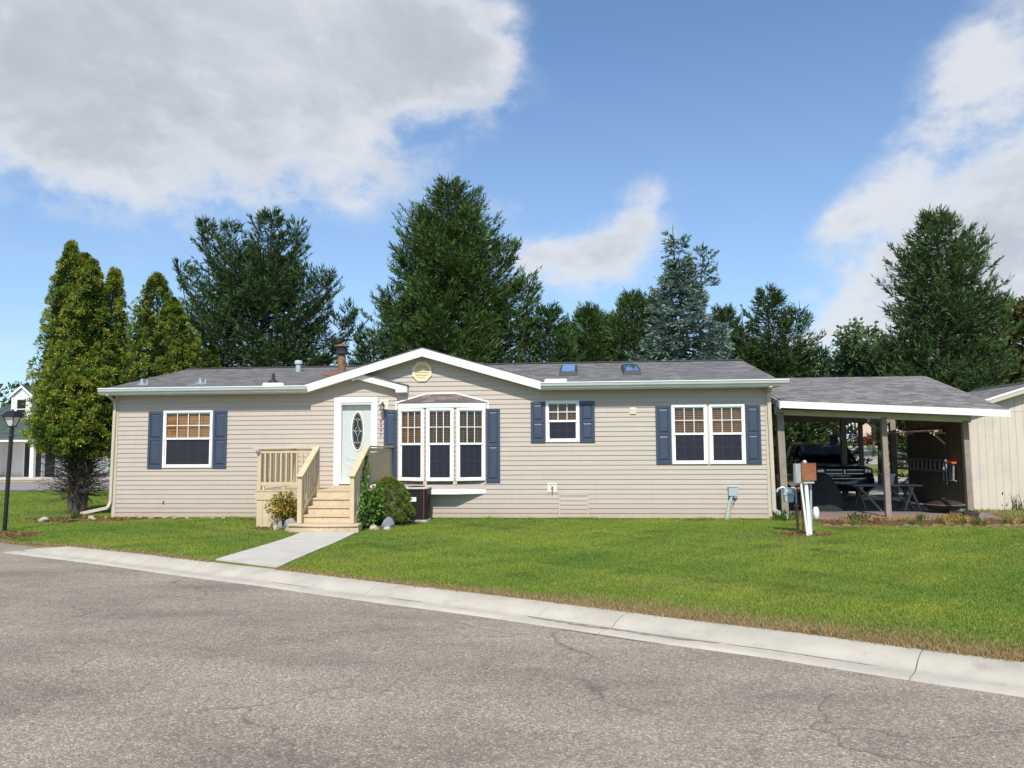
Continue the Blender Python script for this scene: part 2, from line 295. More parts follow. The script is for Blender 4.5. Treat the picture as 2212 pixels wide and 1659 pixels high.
# ---------------------------------------------------------------- mesh helpers
ORG = {}
def empty(name, loc=(0, 0, 0)):
    o = bpy.data.objects.new(name, None); o.location = loc; o.empty_display_size = .3; col.objects.link(o); ORG[o.name] = Vector(loc); return o
def tag(o, label, cat, group=None, kind=None):
    if label: o['label'] = label
    if cat: o['category'] = cat
    if group: o['group'] = group
    if kind: o['kind'] = kind
    return o
def thing(name, label, cat, loc=(0, 0, 0), group=None):
    return tag(empty(name, loc), label, cat, group)
class MB:
    def __init__(s, xf=None): s.v = []; s.f = []; s.xf = xf
    def add(s, vs, fs):
        b = len(s.v)
        s.v += [tuple(s.xf(*p)) if s.xf else tuple(p) for p in vs]; s.f += [tuple(b + i for i in f) for f in fs]; return s
    def box(s, x0, x1, y0, y1, z0, z1):
        return s.add([(x0, y0, z0), (x1, y0, z0), (x1, y1, z0), (x0, y1, z0), (x0, y0, z1), (x1, y0, z1), (x1, y1, z1), (x0, y1, z1)],
                     [(0, 3, 2, 1), (4, 5, 6, 7), (0, 1, 5, 4), (1, 2, 6, 5), (2, 3, 7, 6), (3, 0, 4, 7)])
    def prism(s, poly, y0, y1):                    # poly in x,z; extruded along y
        n = len(poly)
        return s.add([(x, y0, z) for x, z in poly] + [(x, y1, z) for x, z in poly],
                     [tuple(range(n)), tuple(range(2 * n - 1, n - 1, -1))] + [(i, i + n, (i + 1) % n + n, (i + 1) % n) for i in range(n)])
    def prismx(s, poly, x0, x1):                   # poly in y,z; extruded along x
        n = len(poly)
        return s.add([(x0, y, z) for y, z in poly] + [(x1, y, z) for y, z in poly],
                     [tuple(range(n))[::-1], tuple(range(n, 2 * n))] + [(i, (i + 1) % n, (i + 1) % n + n, i + n) for i in range(n)])
    def prismz(s, poly, z0, z1):                   # poly in x,y
        n = len(poly)
        return s.add([(x, y, z0) for x, y in poly] + [(x, y, z1) for x, y in poly],
                     [tuple(range(n))[::-1], tuple(range(n, 2 * n))] + [(i, (i + 1) % n, (i + 1) % n + n, i + n) for i in range(n)])
    def bar(s, p, q, w, h, up=(0, 0, 1)):          # rectangular bar from p to q
        p, q = Vector(p), Vector(q); d = (q - p).normalized(); u = Vector(up)
        if abs(d.dot(u)) > .98: u = Vector((0, 1, 0))
        r = d.cross(u).normalized(); u = r.cross(d)
        vs = []
        for c in (p, q):
            for a, b in ((-1, -1), (1, -1), (1, 1), (-1, 1)): vs.append(c + r * (a * w / 2) + u * (b * h / 2))
        return s.add(vs, [(0, 1, 2, 3), (7, 6, 5, 4), (0, 4, 5, 1), (1, 5, 6, 2), (2, 6, 7, 3), (3, 7, 4, 0)])
    def tube(s, pts, r, n=8, cap=True):
        pts = [Vector(p) for p in pts]; rs = r if isinstance(r, (list, tuple)) else [r] * len(pts)
        vs = []; fs = []; prev = None
        for i, p in enumerate(pts):
            d = (pts[min(i + 1, len(pts) - 1)] - pts[max(i - 1, 0)]).normalized()
            if prev is None:
                a = Vector((1, 0, 0)) if abs(d.x) < .9 else Vector((0, 1, 0))
            else: a = prev
            x = (a - d * a.dot(d)).normalized(); y = d.cross(x); prev = x
            for k in range(n):
                t = 2 * PI * k / n; vs.append(p + (x * math.cos(t) + y * math.sin(t)) * rs[i])
        for i in range(len(pts) - 1):
            for k in range(n): fs.append((i * n + k, i * n + (k + 1) % n, (i + 1) * n + (k + 1) % n, (i + 1) * n + k))
        if cap: fs += [tuple(range(n))[::-1], tuple((len(pts) - 1) * n + k for k in range(n))]
        return s.add(vs, fs)
    def lathe(s, prof, c, n=20, ax='z'):            # prof: (r, h) about an axis through c
        vs = []; fs = []
        for r, h in prof:
            for k in range(n):
                t = 2 * PI * k / n; a, b = r * math.cos(t), r * math.sin(t)
                vs.append((c[0] + a, c[1] + b, c[2] + h) if ax == 'z' else (c[0] + h, c[1] + a, c[2] + b) if ax == 'x' else (c[0] + a, c[1] + h, c[2] + b))
        for i in range(len(prof) - 1):
            for k in range(n): fs.append((i * n + k, i * n + (k + 1) % n, (i + 1) * n + (k + 1) % n, (i + 1) * n + k))
        fs += [tuple(range(n))[::-1], tuple((len(prof) - 1) * n + k for k in range(n))]
        return s.add(vs, fs)
    def quad(s, a, b, c, d): return s.add([a, b, c, d], [(0, 1, 2, 3)])
    def build(s, name, mat, parent=None, bevel=0, smooth=False, label=None):
        me = bpy.data.meshes.new(name)
        o0 = ORG.get(parent.name, Vector()) if parent else Vector()
        me.from_pydata([(v[0] - o0.x, v[1] - o0.y, v[2] - o0.z) for v in s.v], [], s.f)
        bm = bmesh.new(); bm.from_mesh(me); bmesh.ops.recalc_face_normals(bm, faces=bm.faces); bm.to_mesh(me); bm.free()
        me.materials.append(M[mat] if isinstance(mat, str) else mat)
        if smooth:
            me.polygons.foreach_set('use_smooth', [True] * len(me.polygons))
            me.set_sharp_from_angle(angle=rad(40))
        o = bpy.data.objects.new(name, me); col.objects.link(o); ORG[o.name] = o0
        if parent: o.parent = parent
        if bevel:
            md = o.modifiers.new('bevel', 'BEVEL'); md.width = bevel; md.segments = 1; md.limit_method = 'ANGLE'; md.angle_limit = rad(40)
        if label: o['label'] = label
        return o
def struct(o): o['kind'] = 'structure'; return o
def copy_thing(root, loc, label=None):
    r = root.copy(); col.objects.link(r); r.location = loc
    if label: r['label'] = label
    for ch in list(root.children):
        c = ch.copy(); col.objects.link(c); c.parent = r
        for g in list(ch.children):
            d = g.copy(); col.objects.link(d); d.parent = c
    return r

def kite_obj(name, P, D, Ln, Wd, C, mat, parent=None, seed=0, side=None):
    """many small leaf-shaped faces as one mesh: base P, direction D, length, width, colour per leaf"""
    n = len(P); rng = np.random.default_rng(seed)
    D = D / np.maximum(1e-6, np.linalg.norm(D, axis=1))[:, None]
    s = np.cross(D, rng.normal(size=(n, 3)) if side is None else side); s /= np.maximum(1e-6, np.linalg.norm(s, axis=1))[:, None]
    Ln = np.asarray(Ln)[:, None]; Wd = np.asarray(Wd)[:, None]
    V = np.empty((n, 4, 3), np.float32)
    V[:, 0] = P; V[:, 1] = P + D * Ln * .45 + s * Wd * .5; V[:, 2] = P + D * Ln; V[:, 3] = P + D * Ln * .45 - s * Wd * .5
    o0 = np.array(ORG.get(parent.name, Vector()) if parent else (0, 0, 0), np.float32)
    me = bpy.data.meshes.new(name); me.vertices.add(n * 4); me.vertices.foreach_set('co', (V.reshape(-1, 3) - o0).ravel())
    me.loops.add(n * 4); me.loops.foreach_set('vertex_index', np.arange(n * 4, dtype=np.int32))
    me.polygons.add(n); me.polygons.foreach_set('loop_start', np.arange(0, n * 4, 4, dtype=np.int32)); me.polygons.foreach_set('loop_total', np.full(n, 4, np.int32))
    at = me.color_attributes.new("Col", 'FLOAT_COLOR', 'POINT')
    cc = np.ones((n, 4, 4), np.float32); cc[:, :, :3] = np.clip(C, 0.002, 1)[:, None, :]; at.data.foreach_set('color', cc.ravel())
    me.update(calc_edges=True); me.materials.append(M[mat])
    o = bpy.data.objects.new(name, me); col.objects.link(o); ORG[o.name] = Vector(o0.tolist())
    if parent: o.parent = parent
    return o
# ---------------------------------------------------------------- ground
CX = [-150, -40, -8, 2.35, 2.61, 5.64, 7.15, 8.27, 9.71, 11.64, 13.43, 14.46, 15.36, 16.05, 25, 150]
CY = [66.0, 12.0, -.9, -5.95, -6.05, -7.55, -8.36, -8.92, -9.70, -10.68, -11.72, -12.25, -12.82, -13.20, -18.3, -90]
def yc(x): return np.interp(x, CX, CY)
def sst(a, b, x):
    t = np.clip((np.asarray(x, float) - a) / (b - a), 0, 1); return t * t * (3 - 2 * t)
def hgt(x, y):
    x = np.asarray(x, float); y = np.asarray(y, float)
    d = (y - yc(x)) * .87
    return .07 * (1 - sst(0, 4, d)) * sst(1.6, 3.2, x) + .044 * np.clip(y - 27, 0, 49) * sst(6, 16, x)
def wob(x, y, s=1.0, k=0):
    x = np.asarray(x) * s; y = np.asarray(y) * s
    return (np.sin(1.3 * x + 2.1 * y + k) + np.sin(-2.7 * x + 1.1 * y + 1.7 * k) + .7 * np.sin(4.3 * x + 3.7 * y + .5 * k) + .6 * np.sin(-6.1 * x + 7.3 * y + k) + .4 * np.sin(11.3 * x - 9.1 * y + 2 * k)) / 3.7
SOIL = [(-.7, -4.3, 1.7, .95), (-.5, -.35, 1.7, .75), (.9, -.25, 1.2, .22), (17.0, -3.3, .62, .42), (8.35, -1.15, .35, .25), (5.4, -2.5, .55, .4), (4.4, -.5, .55, .35), (7.8, -2.5, .35, .35)]
def soil(x, y):
    f = np.zeros(np.shape(x))
    for (a, b, rx, ry) in SOIL:
        d = np.sqrt(((x - a) / rx) ** 2 + ((y - b) / ry) ** 2) + .22 * wob(x, y, 2.3, a)
        f = np.maximum(f, 1 - sst(.75, 1.1, d))
    f = np.maximum(f, sst(17.7, 18.1, x) * (1 - sst(22.6, 23.2, x)) * sst(-1.75, -1.45, y + .15 * wob(x, y, 1.5, 2)) * (1 - sst(8, 8.5, y)))
    return f
def dry(x, y):
    d = (y - yc(x)) * .87
    f = 1 - sst(.06, np.maximum(.09, .20 + .70 * sst(9.5, 14.5, x) + .3 * wob(x, y, .8, 5)), d)
    f = np.maximum(f, .24 * sst(.2, .8, .7 * wob(x, y, .42, 9) + .4 * wob(x, y, 2.3, 1)))
    f = np.maximum(f, .8 * sst(22.2, 22.8, x) * sst(-1.7, -1.2, y) * (.6 + .6 * wob(x, y, 1.6, 3)))
    return np.clip(f, 0, 1)
def lawn_rgb(x, y):
    a = sst(-.6, .7, wob(x, y * 1.6, .33, 1)); b = sst(-.5, .8, .6 * wob(x, y, 1.1, 4) + .6 * wob(x, y, 3.1, 7)); c = sst(.05, .75, .6 * wob(x, y, .6, 8) + .5 * wob(x, y, 1.9, 3))
    g1 = np.array([.150, .240, .040]); g2 = np.array([.272, .330, .054]); g3 = np.array([.068, .128, .032]); dr = np.array([.33, .245, .12])
    k = (.6 * a + .4 * b)[..., None]
    rgb = g1 * (1 - k) + g2 * k
    rgb = rgb * (1 - .55 * c[..., None]) + g3 * .55 * c[..., None]
    f = dry(x, y)[..., None]; rgb = rgb * (1 - f) + dr * f
    return rgb
def lawn_mat():
    m, nt, N, L, b = new_mat("lawn_turf")
    at = N.new("ShaderNodeAttribute"); at.attribute_name = "Col"
    n = noise(nt, pos(nt), 30, 6, .75); n2 = noise(nt, pos(nt), 5, 5, .65)
    cl = mixc(nt, .75, at.outputs['Color'], ramp(nt, n, [(.3, (.35, .38, .3)), (.68, (1.15, 1.1, 1.0))]), 'MULTIPLY')
    cl = mixc(nt, .5, cl, ramp(nt, n2, [(.3, (.7, .75, .7)), (.7, (1.15, 1.1, 1))]), 'MULTIPLY')
    L.new(cl, b.inputs['Base Color']); b.inputs['Roughness'].default_value = .95; b.inputs['Specular IOR Level'].default_value = .1
    L.new(bump(nt, n, .9, .05), b.inputs['Normal']); return m
def grid_obj(name, X, Y, Z, mat, colors=None):
    r, c = X.shape
    V = np.stack([X, Y, Z], -1).reshape(-1, 3).astype(np.float32)
    i = np.arange(r * c).reshape(r, c)
    F = np.stack([i[:-1, :-1], i[:-1, 1:], i[1:, 1:], i[1:, :-1]], -1).reshape(-1, 4).astype(np.int32)
    me = bpy.data.meshes.new(name); me.vertices.add(len(V)); me.vertices.foreach_set('co', V.ravel())
    me.loops.add(F.size); me.loops.foreach_set('vertex_index', F.ravel()); me.polygons.add(len(F))
    me.polygons.foreach_set('loop_start', np.arange(0, F.size, 4, dtype=np.int32)); me.polygons.foreach_set('loop_total', np.full(len(F), 4, np.int32))
    if colors is not None:
        at = me.color_attributes.new("Col", 'FLOAT_COLOR', 'POINT'); cc = np.ones((len(V), 4), np.float32); cc[:, :3] = colors.reshape(-1, 3); at.data.foreach_set('color', cc.ravel())
    me.polygons.foreach_set('use_smooth', np.ones(len(F), bool))
    me.update(calc_edges=True); me.materials.append(M[mat] if isinstance(mat, str) else mat)
    o = bpy.data.objects.new(name, me); col.objects.link(o); return o
def build_ground():
    mg = plain('far_ground', (.07, .12, .03), .95, .2, .3)
    struct(MB().quad((-1500, -1500, -.6), (1500, -1500, -.6), (1500, 1500, -.6), (-1500, 1500, -.6)).build('ground', mg))
    xs = np.concatenate([[-150, -100, -70, -50, -40, -30, -24, -20], np.arange(-17, 31, .25), [32, 35, 40, 46, 54, 64, 80, 110, 150]])
    off = np.concatenate([[0, .06, .14], np.arange(.25, 14, .25), 14 + np.cumsum(.3 * 1.12 ** np.arange(40))])
    off = off[off < 230]; off = np.append(off, 260); off = np.insert(off, 0, -.015)
    X = np.repeat(xs[None, :], len(off), 0); Y = yc(X) + off[:, None]
    Z = hgt(X, Y) + .012 * wob(X, Y, 1.2, 2) * (X < 40); Z[0] = -.3
    rgb = lawn_rgb(X, Y); s = soil(X, Y)[..., None]
    rgb = rgb * (1 - s) + np.array([.20, .125, .07]) * s
    struct(grid_obj('lawn', X, Y, Z, lawn_mat(), rgb))
build_ground()

def asphalt_mat():
    m, nt, N, L, b = new_mat("aged_asphalt")
    p = pos(nt)
    def vor(scale, feat='F1', rnd=1.0, vec=p):
        v = N.new("ShaderNodeTexVoronoi"); v.feature = feat; v.inputs['Scale'].default_value = scale; v.inputs['Randomness'].default_value = rnd; L.new(vec, v.inputs['Vector']); return v
    v1 = vor(78); v2 = vor(36)
    sep = N.new("ShaderNodeSeparateColor"); L.new(v1.outputs['Color'], sep.inputs[0])
    sep2 = N.new("ShaderNodeSeparateColor"); L.new(v2.outputs['Color'], sep2.inputs[0])
    st = ramp(nt, sep.outputs[0], [(.0, (.19, .160, .126)), (1, (.72, .64, .53)), (.42, (.30, .258, .210)), (.80, (.40, .348, .285))])
    st2 = ramp(nt, sep2.outputs[1], [(0, (.23, .196, .157)), (1, (.46, .40, .33)), (.6, (.33, .285, .233))])
    cl = mixc(nt, .38, st, st2)
    gaps = ramp(nt, v1.outputs['Distance'], [(.35, (1, 1, 1)), (.8, (.60, .58, .56))]); cl = mixc(nt, .8, cl, gaps, 'MULTIPLY')
    # worn tyre paths and oily patches, long across the street
    big = noise(nt, pos(nt, (.42, .9, 1), rot=(0, 0, rad(-12))), .9, 6, .62)
    cl = mixc(nt, 1, cl, ramp(nt, big, [(.34, (.69, .67, .635)), (.64, (1.13, 1.095, 1.03)), (.48, (.94, .91, .86))]), 'MULTIPLY')
    oil = noise(nt, pos(nt, (.25, 1.1, 1), (4, 2, 0), rot=(0, 0, rad(-25))), 1.1, 6, .6)
    cl = mixc(nt, ramp(nt, oil, [(.58, (0, 0, 0)), (.76, (.5, .5, .5))]), cl, (.15, .132, .115))
    # cracks
    wv = N.new("ShaderNodeVectorMath"); wv.operation = 'MULTIPLY_ADD'
    nz = N.new("ShaderNodeTexNoise"); nz.inputs['Scale'].default_value = 1.6; nz.inputs['Detail'].default_value = 6; L.new(p, nz.inputs['Vector'])
    L.new(nz.outputs['Color'], wv.inputs[0]); wv.inputs[1].default_value = (.9, .9, 0); L.new(p, wv.inputs[2])
    cr = vor(.42, 'DISTANCE_TO_EDGE', 1, wv.outputs[0])
    crk = ramp(nt, cr.outputs['Distance'], [(.0, (1, 1, 1)), (.0085, (0, 0, 0))])
    gate = ramp(nt, noise(nt, pos(nt, (1, 1, 1), (9, 4, 0)), .35, 3), [(.47, (0, 0, 0)), (.58, (.7, .7, .7))])
    mm = N.new("ShaderNodeMath"); mm.operation = 'MULTIPLY'; L.new(crk, mm.inputs[0]); L.new(gate, mm.inputs[1])
    cl = mixc(nt, mm.outputs[0], cl, (.10, .085, .072))
    L.new(cl, b.inputs['Base Color']); b.inputs['Roughness'].default_value = .9
    hh = N.new("ShaderNodeMath"); hh.operation = 'MULTIPLY_ADD'; L.new(v1.outputs['Distance'], hh.inputs[0]); hh.inputs[1].default_value = -1.0; L.new(sep.outputs[1], hh.inputs[2])
    L.new(bump(nt, hh.outputs[0], .65, .006), b.inputs['Normal']); return m
def build_road():
    xs = np.concatenate([[-150, -90, -60, -40, -25, -16], np.arange(-12, 32, 1.0), [35, 45, 60, 90, 150]])
    off = np.array([.02, -.3, -.6, -.68, -1, -2, -3, -4, -5, -6, -7, -8, -10, -12, -15, -20, -30, -50, -90])
    X = np.repeat(xs[None, :], len(off), 0); Y = yc(X) + off[:, None] / .87
    Z = -.03 - .004 * np.clip(-off - .7, 0, 4)[:, None] + .006 * wob(X, Y, .5, 3)
    Z = np.where(off[:, None] > -.5, np.where(X < 3.0, -.012, -.09), Z)
    struct(grid_obj('road', X, Y, Z, asphalt_mat()))
    # rolled concrete kerb, cast in lengths with narrow joints
    prof = [(-.04, -.2), (-.04, .062), (.02, .068), (.15, .062), (.26, .044), (.34, .014), (.39, -.010), (.43, -.019), (.50, -.020), (.66, -.014), (.69, -.03), (.69, -.2)]
    joints = [2.3, 5.62, 9.95, 13.0, 15.42, 18.6, 22, 26, 30, 34, 38, 42]
    mb = MB()
    for a, b2 in zip(joints[:-1], joints[1:]):
        pts = np.linspace(a + .004, b2 - .004, 9)
        base = len(mb.v); n = len(prof)
        for x in pts:
            y = float(yc(x)); sl = float((yc(x + .3) - yc(x - .3)) / .6); ln = math.hypot(1, sl); nx, ny = sl / ln, -1 / ln     # towards the street
            k = float(sst(2.2, 3.3, x)) if a < 3 else 1
            w = .012 * math.sin(x * 2.3) + .006 * math.sin(x * 7.1)
            for d, z in prof:
                mb.v.append((x + nx * (d + (w if -.1 < d < .69 else 0)), y + ny * (d + (w if d < .69 else 0)), z if z < -.1 else -.02 + (z + .02) * k))
        for i in range(len(pts) - 1):
            for j in range(n - 1): mb.f.append((base + i * n + j, base + (i + 1) * n + j, base + (i + 1) * n + j + 1, base + i * n + j + 1))
        mb.f.append(tuple(base + j for j in range(n))); mb.f.append(tuple(base + (len(pts) - 1) * n + j for j in range(n))[::-1])
    struct(mb.build('kerb', 'curb', smooth=True))
    # silt and leaf litter settled in the gutter
    rg = np.random.default_rng(3); mb = MB()
    for (a, b2, w0, d0) in ((8.4, 9.1, .012, .43), (10.3, 10.8, .02, .43), (12.1, 14.0, .07, .43), (14.0, 15.2, .015, .44), (12.6, 13.6, .02, .71)):
        xs2 = np.linspace(a, b2, 30); base = len(mb.v)
        for i, x in enumerate(xs2):
            t = i / 29; w = w0 * (4 * t * (1 - t)) ** .5 * rg.uniform(.5, 1.4) + .002; y = float(yc(x)); sl = float((yc(x + .3) - yc(x - .3)) / .6); ln = math.hypot(1, sl)
            for d in (d0, d0 + w): mb.v.append((x + sl / ln * d, y - d / ln, -.0155 if d0 < .6 else -.022))
        for i in range(29): mb.f.append((base + 2 * i, base + 2 * i + 1, base + 2 * i + 3, base + 2 * i + 2))
    struct(mb.build('gutter_silt', 'silt'))
    # front walk
    t = np.linspace(0, 1, 26)
    lx = 6.42 + .30 * t + .06 * np.sin(t * 3); rx = 7.62 + .42 * t
    ly = -3.38 - 4.60 * t; ry = -3.38 - 5.28 * t
    mb = MB()
    for i in range(26):
        for (x, y) in ((lx[i], ly[i]), (rx[i], ry[i])):
            z = float(hgt(x, y)) + .022; mb.v.append((x, y, z)); mb.v.append((x, y, z - .12))
    for i in range(25):
        b0 = i * 4; b1 = b0 + 4
        mb.f += [(b0, b0 + 2, b1 + 2, b1), (b0, b1, b1 + 1, b0 + 1), (b0 + 2, b0 + 3, b1 + 3, b1 + 2)]
    mb.f += [(0, 1, 3, 2), (100, 102, 103, 101)]
    struct(mb.build('walkway', 'concrete'))
    return
build_road()
def in_walk(x, y):
    t = np.clip((-3.38 - y) / 4.9, 0, 1); return (y < -3.2) & (x > 6.40 + .30 * t + .06 * np.sin(t * 3)) & (x < 7.64 + .40 * t) & (y > yc(x) - .3)

def sheet(name, poly_fn, mat, dz, nx=24, ny=12):
    """a surface draped on the terrain; poly_fn(u,v)->x,y"""
    U, Vv = np.meshgrid(np.linspace(0, 1, nx), np.linspace(0, 1, ny)); X, Y = poly_fn(U, Vv)
    return struct(grid_obj(name, X, Y, hgt(X, Y) + dz, mat))
sheet('side_street', lambda u, v: (-70 + 66 * u, 12.7 + 14.2 * v + .4 * u), 'tarmac2', .03)
sheet('forecourt_path', lambda u, v: (-60 + 50 * u, 24.3 + 4.0 * v), 'concrete', .045)
sheet('yellow_marking', lambda u, v: (-31 + 16 * u, 20.6 + 2.6 * v + 1.5 * u * (1 - v)), 'yellow', .04)
sheet('back_drive', lambda u, v: (16.8 + 14 * u, 8.6 + 16.2 * v + u * 1.2), 'tarmac3', .03, 16, 30)
sheet('back_path', lambda u, v: (24.5 + 26 * u, 24.6 + 1.6 * v + 1.2 * u), 'concrete', .035, 30, 6)
sheet('back_road', lambda u, v: (14 + 100 * u, 37.5 - 3 * u + (21.5 + 3 * u) * v), 'tarmac3', .035, 60, 24)
sheet('far_path', lambda u, v: (14 + 100 * u, 62.5 + 1.8 * v), 'concrete', .035, 40, 4)

# carport floor: concrete behind, red pavers in front
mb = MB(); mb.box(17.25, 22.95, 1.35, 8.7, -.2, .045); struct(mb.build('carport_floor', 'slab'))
mb = MB(); mb.prismz([(18.15, 1.345), (18.0, .25), (18.9, .02), (20.2, -.1), (21.2, .1), (22.1, -.05), (22.6, .3), (22.7, 1.345)], -.2, .05); struct(mb.build('patio', 'patio'))

# ---------------------------------------------------------------- grass
CAM = np.array([12.562, -20.074])
def build_grass():
    rng = np.random.default_rng(5)
    P = []
    def scatter(x0, x1, y0, y1, dens):
        n = int((x1 - x0) * (y1 - y0) * dens); return np.stack([rng.uniform(x0, x1, n), rng.uniform(y0, y1, n)], 1)
    for (x0, x1, y0, y1, d) in ((-1, 23.5, -14.5, -7.5, 5200), (-4, 26, -7.5, -3, 2900), (-7, 28, -3, .2, 2100), (-14, -.3, -.5, 12.6, 500), (17.3, 28, .2, 3.0, 900)):
        P.append(scatter(x0, x1, y0, y1, d))
    P = np.concatenate(P); x, y = P[:, 0], P[:, 1]
    d = (y - yc(x)) * .87
    ang = np.degrees(np.arctan2(x - CAM[0], y - CAM[1]))
    keep = (d > -.02 - .05 * rng.random(len(x)) * (x > 2.6)) & (ang > -40) & (ang < 29.5) & ~in_walk(x, y)
    keep &= ~((x > -.02) & (x < 17.12) & (y > -.03)) & ~((x > 4.86) & (x < 7.62) & (y > -2.26)) & ~((x > 6.1) & (x < 7.7) & (y > -3.4) & (y < -2))
    keep &= ~((x > 18) & (y > .1) & (x < 22.7)) & ~((x > 17.2) & (y > 1.2) & (x < 23)) & ~((x > 22.9) & (y > 2.85))
    keep &= ~((x > 7.95) & (x < 8.7) & (y > -.95))
    keep &= rng.random(len(x)) > soil(x, y) * .93
    x, y, d = x[keep], y[keep], d[keep]; n = len(x)
    dist = np.hypot(x - CAM[0], y - CAM[1]); z = hgt(x, y) + .012 * wob(x, y, 1.2, 2) * (x < 40) - .006
    az = rng.uniform(0, 2 * PI, n); tilt = rng.uniform(.1, .75, n)
    D = np.stack([np.cos(az) * tilt, np.sin(az) * tilt, np.ones(n)], 1)
    clump = sst(-.2, 1.0, wob(x, y, 1.7, 6)); wall = (np.abs(y + .12) < .16) & (x > -.1) & (x < 17.3)
    Ln = (.022 + .022 * rng.random(n) + .018 * clump) * (1 + 1.4 * wall * rng.random(n)) * (1 + .35 * (d < .12))
    tall = sst(22.3, 22.9, x) * sst(-1.6, -1.2, y); Ln = Ln * (1 + 1.8 * tall * rng.random(n))
    Wd = .0035 + .00034 * dist + .003 * rng.random(n)
    C = lawn_rgb(x, y) * (1.12 + .55 * (rng.random((n, 1)) - .5)) * (1 + .18 * rng.normal(size=(n, 1)) * np.array([1, .3, .3]))
    s = soil(x, y)[:, None]; C = C * (1 - s) + np.array([.25, .18, .07]) * s
    # nearer blades pale straw in part
    k = (rng.random(n) < .05)[:, None]; C = np.where(k, np.array([.30, .26, .09]), C)
    o = kite_obj('grass', np.stack([x, y, z], 1), D, Ln, Wd, C, 'grassblade', seed=2); tag(o, 'short mown green grass of the front lawn', 'grass', kind='stuff')
    # straw, dead weeds and mulch
    rng = np.random.default_rng(8); xs = []; ys = []
    for (a, b, rx, ry) in SOIL[:8]:
        m = int(900 * rx * ry * 3); t = rng.uniform(0, 2 * PI, m); r = np.sqrt(rng.random(m)); xs.append(a + rx * r * np.cos(t)); ys.append(b + ry * r * np.sin(t))
    x = np.concatenate(xs); y = np.concatenate(ys); k = ((y > yc(x)) | (x < 2.3)) & (y > yc(x) - .1) & ~((x > 0) & (y > 0)) & ~((x > 4.86) & (x < 7.7) & (y > -2.3)) & ~in_walk(x, y)
    x, y = x[k], y[k]; n = len(x); az = rng.uniform(0, 2 * PI, n)
    D = np.stack([np.cos(az), np.sin(az), rng.uniform(-.05, .55, n)], 1)
    C = np.array([.20, .12, .055]) * rng.uniform(.5, 1.6, (n, 1)); C = np.where((rng.random(n) < .25)[:, None], np.array([.33, .25, .11]), C)
    o = kite_obj('mulch', np.stack([x, y, hgt(x, y) + .012 * wob(x, y, 1.2, 2) + .008], 1), D, rng.uniform(.05, .14, n), rng.uniform(.008, .018, n), C, 'straw', seed=3)
    tag(o, 'brown dried clippings and mulch lying on bare soil', 'mulch', kind='stuff')
    rng = np.random.default_rng(11); P = []
    for i in range(60):
        cx, cy = rng.uniform(18.05, 22.6), rng.uniform(-1.35, .15)
        if rng.random() < .25: cx = rng.uniform(20.6, 21.4); cy = rng.uniform(-.9, 0)
        kind = rng.random(); h = rng.uniform(.05, .17) * (1.3 if 20.3 < cx < 21.5 else 1); m = int(rng.integers(20, 60))
        az = rng.uniform(0, 2 * PI, m); t = rng.uniform(.1, 1.0, m)
        c = np.array([.37, .25, .085]) if kind < .62 else np.array([.10, .16, .03]) if kind < .85 else np.array([.24, .13, .06])
        for j in range(m): P.append((cx + rng.normal() * .07, cy + rng.normal() * .05, rng.uniform(-.01, .03), math.cos(az[j]) * t[j], math.sin(az[j]) * t[j], 1, h * rng.uniform(.5, 1.2), *(c * rng.uniform(.7, 1.3))))
    P = np.array(P); o = kite_obj('weeds', P[:, :3], P[:, 3:6], P[:, 6], np.full(len(P), .018), P[:, 7:10], 'straw', seed=4)
    tag(o, 'dry golden weeds along the edge of the red patio', 'weeds', kind='stuff')
build_grass()
# ---------------------------------------------------------------- the house
house = thing('manufactured_house', 'long single-storey house with beige lap siding, navy shutters and grey shingle roof', 'house', (0, 0, 0))
GA, GS = (8.40, 4.36), .293                                  # big front gable: apex, slope
WINS = [(1.35, 2.715, 1.33, 2.84, 4), (11.555, 12.395, 1.945, 2.985, 3), (14.71, 15.575, 1.375, 2.85, 3), (15.635, 16.50, 1.375, 2.85, 3)]
OPEN = [(a, b, c, d) for a, b, c, d, _ in WINS] + [(6.165, 7.045, .93, 2.99), (7.76, 9.97, .95, 2.84)]
def ztop(x): return max(3.27, GA[1] - .09 - GS * abs(x - GA[0]))
def courses(mb, spans_of, z0, z1, pitch, y0=-.002, y1=-.019, cuts=()):
    z = z0
    while z < z1 - .001:
        t = min(z + pitch, z1); zs = [z] + sorted(c for c in cuts if z + .002 < c < t - .002) + [t]
        for p, q in zip(zs[:-1], zs[1:]):
            yp, yq = y1 + (y0 - y1) * (p - z) / (t - z), y1 + (y0 - y1) * (q - z) / (t - z)
            for (a0, b0, a1, b1) in spans_of(p, q):
                mb.add([(a0, yp, p), (b0, yp, p), (b1, yq, q), (a1, yq, q), (a0, y0 + .001, p), (b0, y0 + .001, p)], [(0, 1, 2, 3), (4, 5, 1, 0)])
        z = t
def wall_spans(z, t):
    if (z + t) / 2 < 3.27: L = [(0.0, 17.07, 0.0, 17.07)]
    else:
        w0 = (GA[1] - .09 - z) / GS; w1 = max(0, (GA[1] - .09 - t) / GS)
        if w0 <= .02: return []
        return [(GA[0] - w0, GA[0] + w0, GA[0] - w1, GA[0] + w1)]
    m = (z + t) / 2
    for (a, b, c, d) in OPEN:
        if c < m < d:
            out = []
            for (p, q, r, s) in L:
                if a <= p or b >= q: out.append((p, q, r, s)); continue
                out += [(p, a + .008, p, a + .008), (b - .008, q, b - .008, q)]
            L = out
    return L
CUTS = sorted({c + .004 for _, _, c, _ in OPEN} | {d - .004 for _, _, _, d in OPEN} | {3.27})
mb = MB(); courses(mb, wall_spans, .0355, 4.4, .1205, cuts=CUTS)
mb.build('wall', 'siding', house)
mb = MB()
